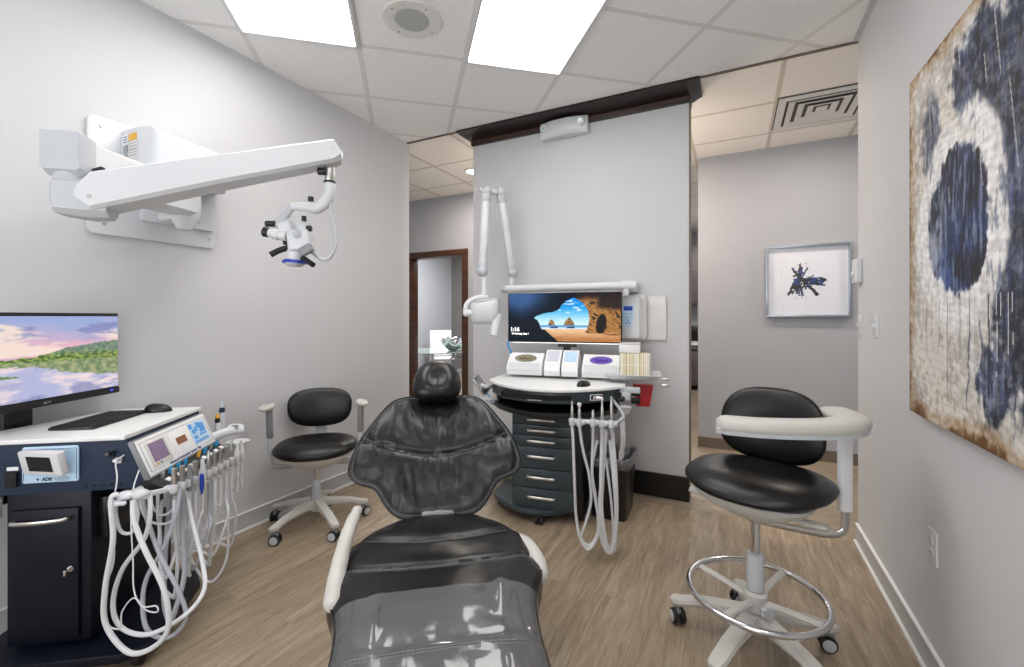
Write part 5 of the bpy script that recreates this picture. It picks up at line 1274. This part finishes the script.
part('post', MB().cyl(xa(484, 277, Yh), xa(484, 297, Yh), .015, .021, seg=18), 'white2', xr, world=True)
yo = part('yoke', MB().tube([xa(488, 297, Yh), xa(480, 297.5, Yh - .01), xa(471, 300, Yh - .02), xa(466, 306, Yh - .03), xa(465.5, 315, Yh - .03)], [.016, .017, .018, .018, .02], seg=14, flat=1.2), 'white2', xr, world=True)
part('yoke_pivot', MB().cyl(xa(464, 313, Yh - .03), xa(474, 313, Yh - .03), .026, seg=22, bev=.004), 'white2', xr, world=True)
mb = MB(); hc = xa(485.5, 312, Yh - .02); hd_ = (V((1, -.2, 0))).normalized(); hs_ = V((.2, 1, 0)).normalized(); rings = []
for z, a, b, dx in ((.078, .088, .055, 0), (.070, .104, .066, 0), (.045, .106, .068, 0), (.0, .104, .064, 0), (-.05, .095, .055, -.006), (-.075, .080, .045, -.01), (-.085, .06, .03, -.012)):
    rings.append([hc + hd_ * (x * a * 2 + dx) + hs_ * (y * b * 2) + V((0, 0, z + x * .03 * (1 if z > 0 else .2))) for x, y in rounded(1, 1, .28, 6)])
mb.loft(rings); th = part('tube_head', mb, 'white', xr, world=True, sharp=50)
rr = [hc + hd_ * (x * .19) + hs_ * (y * .12) + V((0, 0, .080 + x * .03)) for x, y in rounded(1, 1, .45, 6)]
part('head_ring', MB().tube(rr, .009, seg=8, closed=True, n=1), 'pale_grey', th, world=True)
part('cone', MB().cyl(xa(497, 314, Yh - .03), xa(494, 336, Yh - .06), .036, .034, seg=28, bev=.003), 'white2', xr, world=True)
# ================================================================ emergency light under the cornice
el = thing('emergency_light', 'white emergency light with two lamp heads under the dark cornice', 'emergency light', rp(-1.166, 3.25, 2.665), ANG)
def em(x, y, z): return V((x, y, z))
mb = MB(); out = [(-.19, .0), (.19, 0), (.19, -.055), (.12, -.078), (.04, -.09), (-.04, -.09), (-.12, -.078), (-.19, -.055)]
mb.loft([[V((x, y * k, z)) for x, y in out] for z, k in ((0, .72), (.012, .9), (.03, 1), (.112, 1), (.118, .97))]); hb_ = part('housing', mb, 'white', el, sharp=32)
for x in (-.150, .140):
    d = V((x * .5, -1, -.2)).normalized(); c0 = V((x, -.066, .075))
    h_ = part('lamp_head', MB().lathe([(.0, -.005), (.034, -.005), (.036, .008), (.030, .018), (.026, .020), (0, .014)], c=c0, axis=d, seg=28), 'white', el)
    part('lamp_lens', MB().lathe([(.0, .0185), (.019, .018), (.020, .015)], c=c0, axis=d, seg=24), 'glass_green', h_) if 'glass_green' in M else part('lamp_lens', MB().lathe([(.0, .0225), (.019, .021), (.020, .015)], c=c0, axis=d, seg=24), M.setdefault('glass_green', mat('lamp_lens', 'c3d2cc', .15, .3, var=.3, scale=90)), h_)
# ================================================================ switches, outlets
def wallthing(name, label, cat, w_, z, side, group=None):
    """on the left or right wall, local y = away from wall, local x along wall"""
    if side == 'r': p = rp(UR, w_, z); rz = ANG + PI / 2       # local +y points to -u
    else: p = rp(UL, w_, z); rz = ANG - PI / 2
    return thing(name, label, cat, p, rz, group)
def plate(t, w_=.075, h=.118): return part('cover_plate', MB().prism(rounded(w_, h, .004), 0, .006, Matrix.Translation((0, 0, 0)) @ Euler((-PI / 2, 0, 0)).to_matrix().to_4x4(), bevel=.002), 'white', t)
def outlet(t):
    p_ = plate(t)
    for s in (-1, 1):
        o_ = part('socket', MB().prism(ell(.0165, .0145, 22), .006, .0085, Matrix.Translation((0, 0, s * .020)) @ Euler((-PI / 2, 0, 0)).to_matrix().to_4x4(), bevel=.0005), 'offwhite', t)
        part('slot', MB().box((-.006, .0088, s * .020 + .003), (.002, .001, .008)), 'matte_black', o_); part('slot', MB().box((.006, .0088, s * .020 + .003), (.002, .001, .008)), 'matte_black', o_)
        part('ground_hole', MB().cyl((0, .0083, s * .020 - .007), (0, .0092, s * .020 - .007), .0022, seg=10), 'matte_black', o_)
outlet(wallthing('wall_outlet', 'white power outlet low on the right wall below the painting', 'outlet', 2.047, .463, 'r'))
outlet(wallthing('wall_outlet', 'white power outlet on the left wall behind the hanging hoses', 'outlet', 1.16, .42, 'l'))
t = wallthing('light_switch', 'white toggle switch nearer to the painting on the right wall', 'switch', 2.745, 1.225, 'r'); plate(t, .072, .116); part('toggle', MB().box((0, .012, .0), (.010, .018, .022), bevel=.003), 'white', t)
t = wallthing('light_switch', 'white toggle switch at the wall corner under the thermostat', 'switch', 3.045, 1.225, 'r'); plate(t, .072, .116); part('toggle', MB().box((0, .010, .004), (.010, .014, .018), bevel=.003), 'white', t)
t = wallthing('thermostat', 'white thermostat high at the corner of the right wall', 'thermostat', 3.045, 1.525, 'r')
part('casing', MB().box((0, .016, 0), (.080, .032, .135), bevel=.005), 'white', t); part('dial', MB().cyl((.0, .03, -.015), (.0, .042, -.015), .016, seg=20, bev=.002), 'white2', t)
# ================================================================ framed print in the corridor
fp = thing('framed_print', 'silver framed abstract print in dark blue ink on the corridor wall', 'framed picture', rp(.585, WF - .005, 1.27), ANG)
Wf, Hf = .632, .642
mb = MB()
for s in (-1, 1): mb.box((s * (Wf / 2 - .009), -.022, Hf / 2), (.018, .045, Hf), bevel=.002); 
fr_ = part('frame', mb, 'alu', fp) if 'alu' in M else part('frame', mb, M.setdefault('alu', mat('silver_frame', 'aab3bd', .3, .85, var=.03)), fp)
part('frame', MB().box((0, -.022, Hf - .009), (Wf, .046, .018), bevel=.002), 'alu', fp); part('frame', MB().box((0, -.022, .009), (Wf, .046, .018), bevel=.002), 'alu', fp)
part('mat_board', MB().box((0, -.006, Hf / 2), (Wf - .03, .006, Hf - .03)), mat('mat_board', 'f0f1f6', .6, var=.01), fp)
random.seed(11)
LN = []
for k in range(11): a = PI / 2 + random.uniform(-.6, .6); LN.append((.30 + random.uniform(-.06, .06), .52, a, random.uniform(.28, .46), random.uniform(.008, .016)))
for k in range(8): a = -PI / 2 + random.uniform(-.5, .35); LN.append((.28 + random.uniform(-.15, .15), .55, a, random.uniform(.30, .5), random.uniform(.008, .018)))
for k in range(5): LN.append((.15, .5 + random.uniform(-.25, .15), random.uniform(-.3, .5), random.uniform(.2, .5), random.uniform(.006, .012)))
LN += [(.3, .5, 0.0, .68, .022), (.35, .44, -.02, .55, .010), (.45, .47, -.86, .50, .020), (.3, .55, .03, .6, .010), (.5, .42, -.12, .45, .010), (.55, .52, .3, .2, .006)]
for k in range(10): LN.append((.5 + random.random() * .35, .5 + random.uniform(-.15, .12), random.uniform(-.6, .6), .12, .005))
def ink(u, v):
    c = hexc('eff0f5'); d = 0
    if (abs(u - .30) / .07) ** 2 + (abs(v - .58) / .18) ** 2 < 1 + fbm(u * 16, v * 16) * 2: d = .95
    for x, y, a, L_, w_ in LN:
        dx, dy = u - x, (v - y); t_ = dx * math.cos(a) + dy * math.sin(a); s_ = abs(-dx * math.sin(a) + dy * math.cos(a))
        if 0 < t_ < L_ and s_ < 2.3 * w_ * (1 + .7 * fbm(u * 14, v * 14, 3)): d = 1
    if fbm(u * 28, v * 28, 6) > .55 and (u - .33) ** 2 < .03: d = 1
    return mixc(c, mixc(hexc('0c1222'), hexc('1f3c7c'), ss(-.2, .3, fbm(u * 5, v * 5, 2))), d)
picture('print', None, .300, .32, 110, 115, ink, attr_mat('ink_print', .7), fp, WORLD[fp.name] @ Matrix.Translation((.0, -.0095, .322)) @ Euler((PI / 2, 0, 0)).to_matrix().to_4x4())
part('glazing', MB().box((0, -.034, Hf / 2), (Wf - .034, .002, Hf - .034)), M.setdefault('glz', film_mat('picture_glass', (.985, .99, 1), .01, .03, 0, 1, .0)), fp)
# ================================================================ large painting on the right wall
PW, PH = 1.02, 1.232
pt = thing('abstract_painting', 'large abstract canvas with white ring over dark blue on beige, right wall', 'painting', rp(UR - .001, 2.165 - PW / 2, .918), ANG - PI / 2)
# local +x = towards the camera along the wall, local -y = into the room ... checked: rotz = ANG - 90deg: x -> -n, y -> +d
part('canvas_side', MB().box((0, -.017, PH / 2), (PW, .030, PH), bevel=.003), mat('canvas_edge', '6d4a2c', .8, var=.4, scale=6), pt)
def painting(u, v):
    s, z = u * PW, .918 + v * PH
    n = fbm(s * 6, z * 6, 1); n2 = fbm(s * 30, z * 30, 3, 6); n3 = fbm(s * 2.5, z * 2.5, 9); st_ = fbm(s * 55, z * 9, 12); fine = noise.noise(V((s * 150, z * 150, 0)))
    t = n * .5 + n2 * .35 + fine * .12
    c = mixc(hexc('a9a39b'), hexc('e6e2dd'), .5 + 1.1 * t); c = mixc(c, hexc('b9a991'), .45 * ss(-.1, .5, n3 + .3 * n))
    c = mixc(c, hexc('f0ede8'), .6 * ss(0, .6, n2 + n3))
    e = min(s * 1.1, z - .918, (2.15 - z)) + .03 * n + .02 * n2
    c = mixc(mixc(hexc('a2794a'), c, .5), c, ss(.01, .075, e)); c = mixc(hexc('6b4724'), c, ss(-.01, .022, e))
    k = .5 + .6 * st_ + .35 * n + .12 * fine
    navy = mixc(hexc('141824'), mixc(hexc('2b3756'), hexc('55658c'), ss(.6, 1.1, k)), ss(.1, .75, k))
    blue = mixc(navy, hexc('2a4a90'), ss(.0, .5, n + .25))
    dy = z - 1.555; dx = s - .385; wv = .10 * n + .07 * n2 + .05 * st_
    def el_(cx, cz, a, b_, soft=.16): return ss(1 + soft, 1 - soft, (((s - cx) / a) ** 2 + ((z - cz) / b_) ** 2) ** .5 + wv * 2.2)
    m_ = max(el_(.52, 1.95, .17, .15), el_(.80, 1.95, .16, .2), .9 * el_(.60, 1.80, .10, .22), .95 * el_(.80, 1.45, .24, .42, .2), .75 * el_(.21, 1.86, .07, .16, .3))
    dsp = ss(.30, .05, abs(math.sin(s * 40 + 1.5 * n))) * ss(.40, .50, s + .05 * n) * ss(.98, 1.10, z + .10 * fbm(s * 14, 2, 2)) * ss(1.5, 1.3, z)
    m_ = max(m_, .9 * dsp, .9 * el_(.60, 1.10, .09, .10))
    m_ *= .72 + .28 * ss(.35, -.2, n2 + fine * .3)
    c = mixc(c, navy, m_)
    r = ((dx / .215) ** 2 + (dy / .240) ** 2) ** .5 + wv * .9 + .05 * math.sin(3 * math.atan2(dy, dx) + 1)
    if r < 1.02:
        inn = mixc(navy, blue, ss(.1, -.2, dy)); inn = mixc(inn, hexc('9ba0b2'), .55 * ss(.05, .5, st_ + .3 * n)); inn = mixc(inn, hexc('d9d6d2'), .6 * ss(.02, -.10, dx + .06) * ss(.0, .4, n + .2)); c = mixc(c, inn, ss(1.02, .94, r))
    ring = ss(.88, .95, r) * ss(1.46, 1.32, r)
    c = mixc(c, mixc(hexc('bdb8b6'), hexc('fbfaf9'), .75 + .5 * n2 + .3 * fine), ring * (1 - .6 * ss(.25, .55, st_ + n)))
    if .12 < s < .80 and z < 1.33:
        lam = 1.33 - z; sw = s * 38 + 1.6 * noise.noise(V((s * 9, 0, 5))); ln_ = .08 + .44 * abs(noise.noise(V((int(sw) * 1.7, 3, 1))))
        w_ = abs(sw % 1 - .5 + .22 * noise.noise(V((z * 7, s * 3, 0)))) + .05
        if lam < ln_ and w_ < .11: c = mixc(c, hexc('f4f2f0') if int(sw) % 3 else hexc('1c2234'), .85)
    if z > 1.62 and s > .1:
        w_ = abs((s * 30 + z * 5) % 1 - .5)
        if w_ < .06 and noise.noise(V((int(s * 30 + z * 5) * 2.3, z * 7, 8))) > .22: c = mixc(c, hexc('e9e7e6'), .75)
    return mixc(c, tuple(x * .82 for x in c), .5 * ss(.1, .8, .5 * math.sin(z * 260 + 5 * n + 20 * s) + fine))
WP = WORLD[pt.name]
pm_ = WP @ Matrix.Translation((0, -.0328, PH / 2)) @ Euler((PI / 2, 0, 0)).to_matrix().to_4x4()
picture('painted_face', None, PW, PH, 300, 360, painting, attr_mat('oil_paint', .55, bump=.25), pt, pm_)
# ================================================================ meeting room seen through the far door
def cantilever_chair(loc, rz, label):
    t = thing('meeting_chair', label, 'chair', loc, rz, 'white chairs round the glass table')
    part('seat', MB().box((0, 0, .45), (.46, .44, .035), bevel=.012), 'white2', t)
    part('backrest', MB().box((0, .24, .74), (.44, .03, .52), rot=(-.12, 0, 0), bevel=.012), 'white2', t)
    for s in (-1, 1):
        part('side_frame', MB().tube([V((s * .24, .24, .64)), V((s * .25, .0, .66)), V((s * .25, -.22, .64)), V((s * .25, -.24, .3)), V((s * .25, -.24, .03)), V((s * .25, -.18, .012)), V((s * .25, .25, .012))], .012, seg=8, n=4), 'chrome', t)
    return t
tb = at(432, 351, 6.9)
tt = thing('glass_table', 'round glass meeting table with chrome base beyond the far doorway', 'table', (tb.x, tb.y, 0), 0)
part('table_top', MB().lathe([(0, .735), (.60, .735), (.605, .741), (.60, .747), (0, .747)], seg=48), mat('tinted_glass', '9db3ac', .08, var=.02, coat=.5), tt)
part('table_base', MB().lathe([(0, 0), (.30, 0), (.30, .012), (.05, .03), (.035, .1), (.035, .70), (.12, .734), (0, .734)], seg=32), 'chrome', tt)
cantilever_chair((tb.x - .15, tb.y + 1.9, 0), .25, 'white meeting chair behind the glass table, beyond the far doorway')
cantilever_chair((tb.x + .62, tb.y - .12, 0), -1.9, 'white meeting chair at the right of the glass table with chrome frame')
cantilever_chair((tb.x - .62, tb.y - .35, 0), 2.1, 'white meeting chair at the left of the glass table')
bw = at(453, 350, 6.85)
mb = MB(); rings = []
for z, r in ((0, .05), (.03, .10), (.08, .15), (.13, .165), (.17, .15), (.18, .155), (.165, .14), (.12, .15), (.05, .09), (.02, .04)):
    rings.append([V(((r + .018 * math.sin(5 * a + z * 30)) * math.cos(a), (r + .018 * math.cos(4 * a - z * 25)) * math.sin(a), z + .012 * math.sin(6 * a))) for a in [2 * PI * k / 40 for k in range(40)]])
mb.loft(rings); bo_ = solo('silver_bowl', mb, 'chrome', 'crumpled silver bowl standing on the glass table', 'bowl', (bw.x, tb.y - .05, .762), sharp=70)
# round woven wood piece on the side wall
dc = rp(-5.78, 0, 1.35)
k_ = -.236; Yd = 5.78 / (.4493 - .8934 * k_) if False else None
dw = 6.55
wd = thing('wall_disc', 'round brown woven wooden disc on the meeting room wall', 'wall decoration', rp(-5.775, dw, 1.35), ANG)
mb = MB(); prof = [(0, .03)]
for k in range(1, 14): prof += [(.036 * k - .008, .045 - .001 * k), (.036 * k, .032 - .001 * k)]
prof += [(.50, .02), (.50, 0)]
mb.lathe(prof, axis=(1, 0, 0), seg=40); part('disc', mb, wood_mat('woven_wood', '4a2f18', 'a97b45', .6, (20, 20, 20)), wd, sharp=20)
# ================================================================ kitchenette behind the dividing wall
kc = thing('base_cabinet', 'dark wood base cabinet with white counter in the far passage', 'cabinet', rp(-.42, 8.5, 0), ANG)
M['grey_wood'] = wood_mat('grey_wood', '4a4444', '6b6462', .45, (3, 3, 20))
part('carcass', MB().box((0, 0, .43), (1.55, .55, .70), bevel=.003), 'grey_wood', kc); part('plinth', MB().box((0, .03, .04), (1.5, .48, .08)), 'matte_black', kc)
for k in range(4):
    d = part('door', MB().box((-.58 + .387 * k, -.281, .43), (.375, .018, .68), bevel=.003), 'grey_wood', kc); part('handle', MB().box((-.58 + .387 * k, -.296, .70), (.12, .012, .03), bevel=.003), 'black', d)
part('counter', MB().box((0, -.01, .80), (1.57, .60, .035), bevel=.004), 'counter', kc)
uc = thing('wall_cabinet', 'grey wood wall cabinet above the kitchenette counter', 'cabinet', rp(-.42, 8.62, 1.5), ANG)
part('carcass', MB().box((0, 0, .55), (1.55, .33, 1.10), bevel=.003), 'grey_wood', uc)
for k in range(4):
    d = part('door', MB().box((-.58 + .387 * k, -.175, .55), (.375, .018, 1.08), bevel=.003), 'grey_wood', uc); part('handle', MB().box((-.44 + .387 * k, -.19, .12), (.012, .012, .14), bevel=.003), 'steel', d)
cm = thing('coffee_machine', 'black coffee machine on the kitchenette counter', 'coffee machine', rp(-.62, 8.40, .818), ANG)
part('body', MB().box((0, .02, .15), (.24, .20, .30), bevel=.015), 'black', cm); part('water_tank', MB().box((-.0, .13, .16), (.20, .06, .26), bevel=.01), 'grey', cm); part('spout', MB().box((0, -.12, .22), (.10, .10, .07), bevel=.01), 'black', cm); part('drip_tray', MB().box((0, -.10, .015), (.18, .12, .03), bevel=.006), 'steel', cm)
pt_ = thing('paper_towels', 'stack of white paper towels beside the coffee machine', 'paper towels', rp(-.28, 8.45, .818), ANG)
part('stack', MB().box((0, 0, .14), (.22, .22, .28), bevel=.01), 'card', pt_); part('wrapper', MB().box((0, 0, .08), (.225, .225, .08), bevel=.006), 'paleblue', pt_)
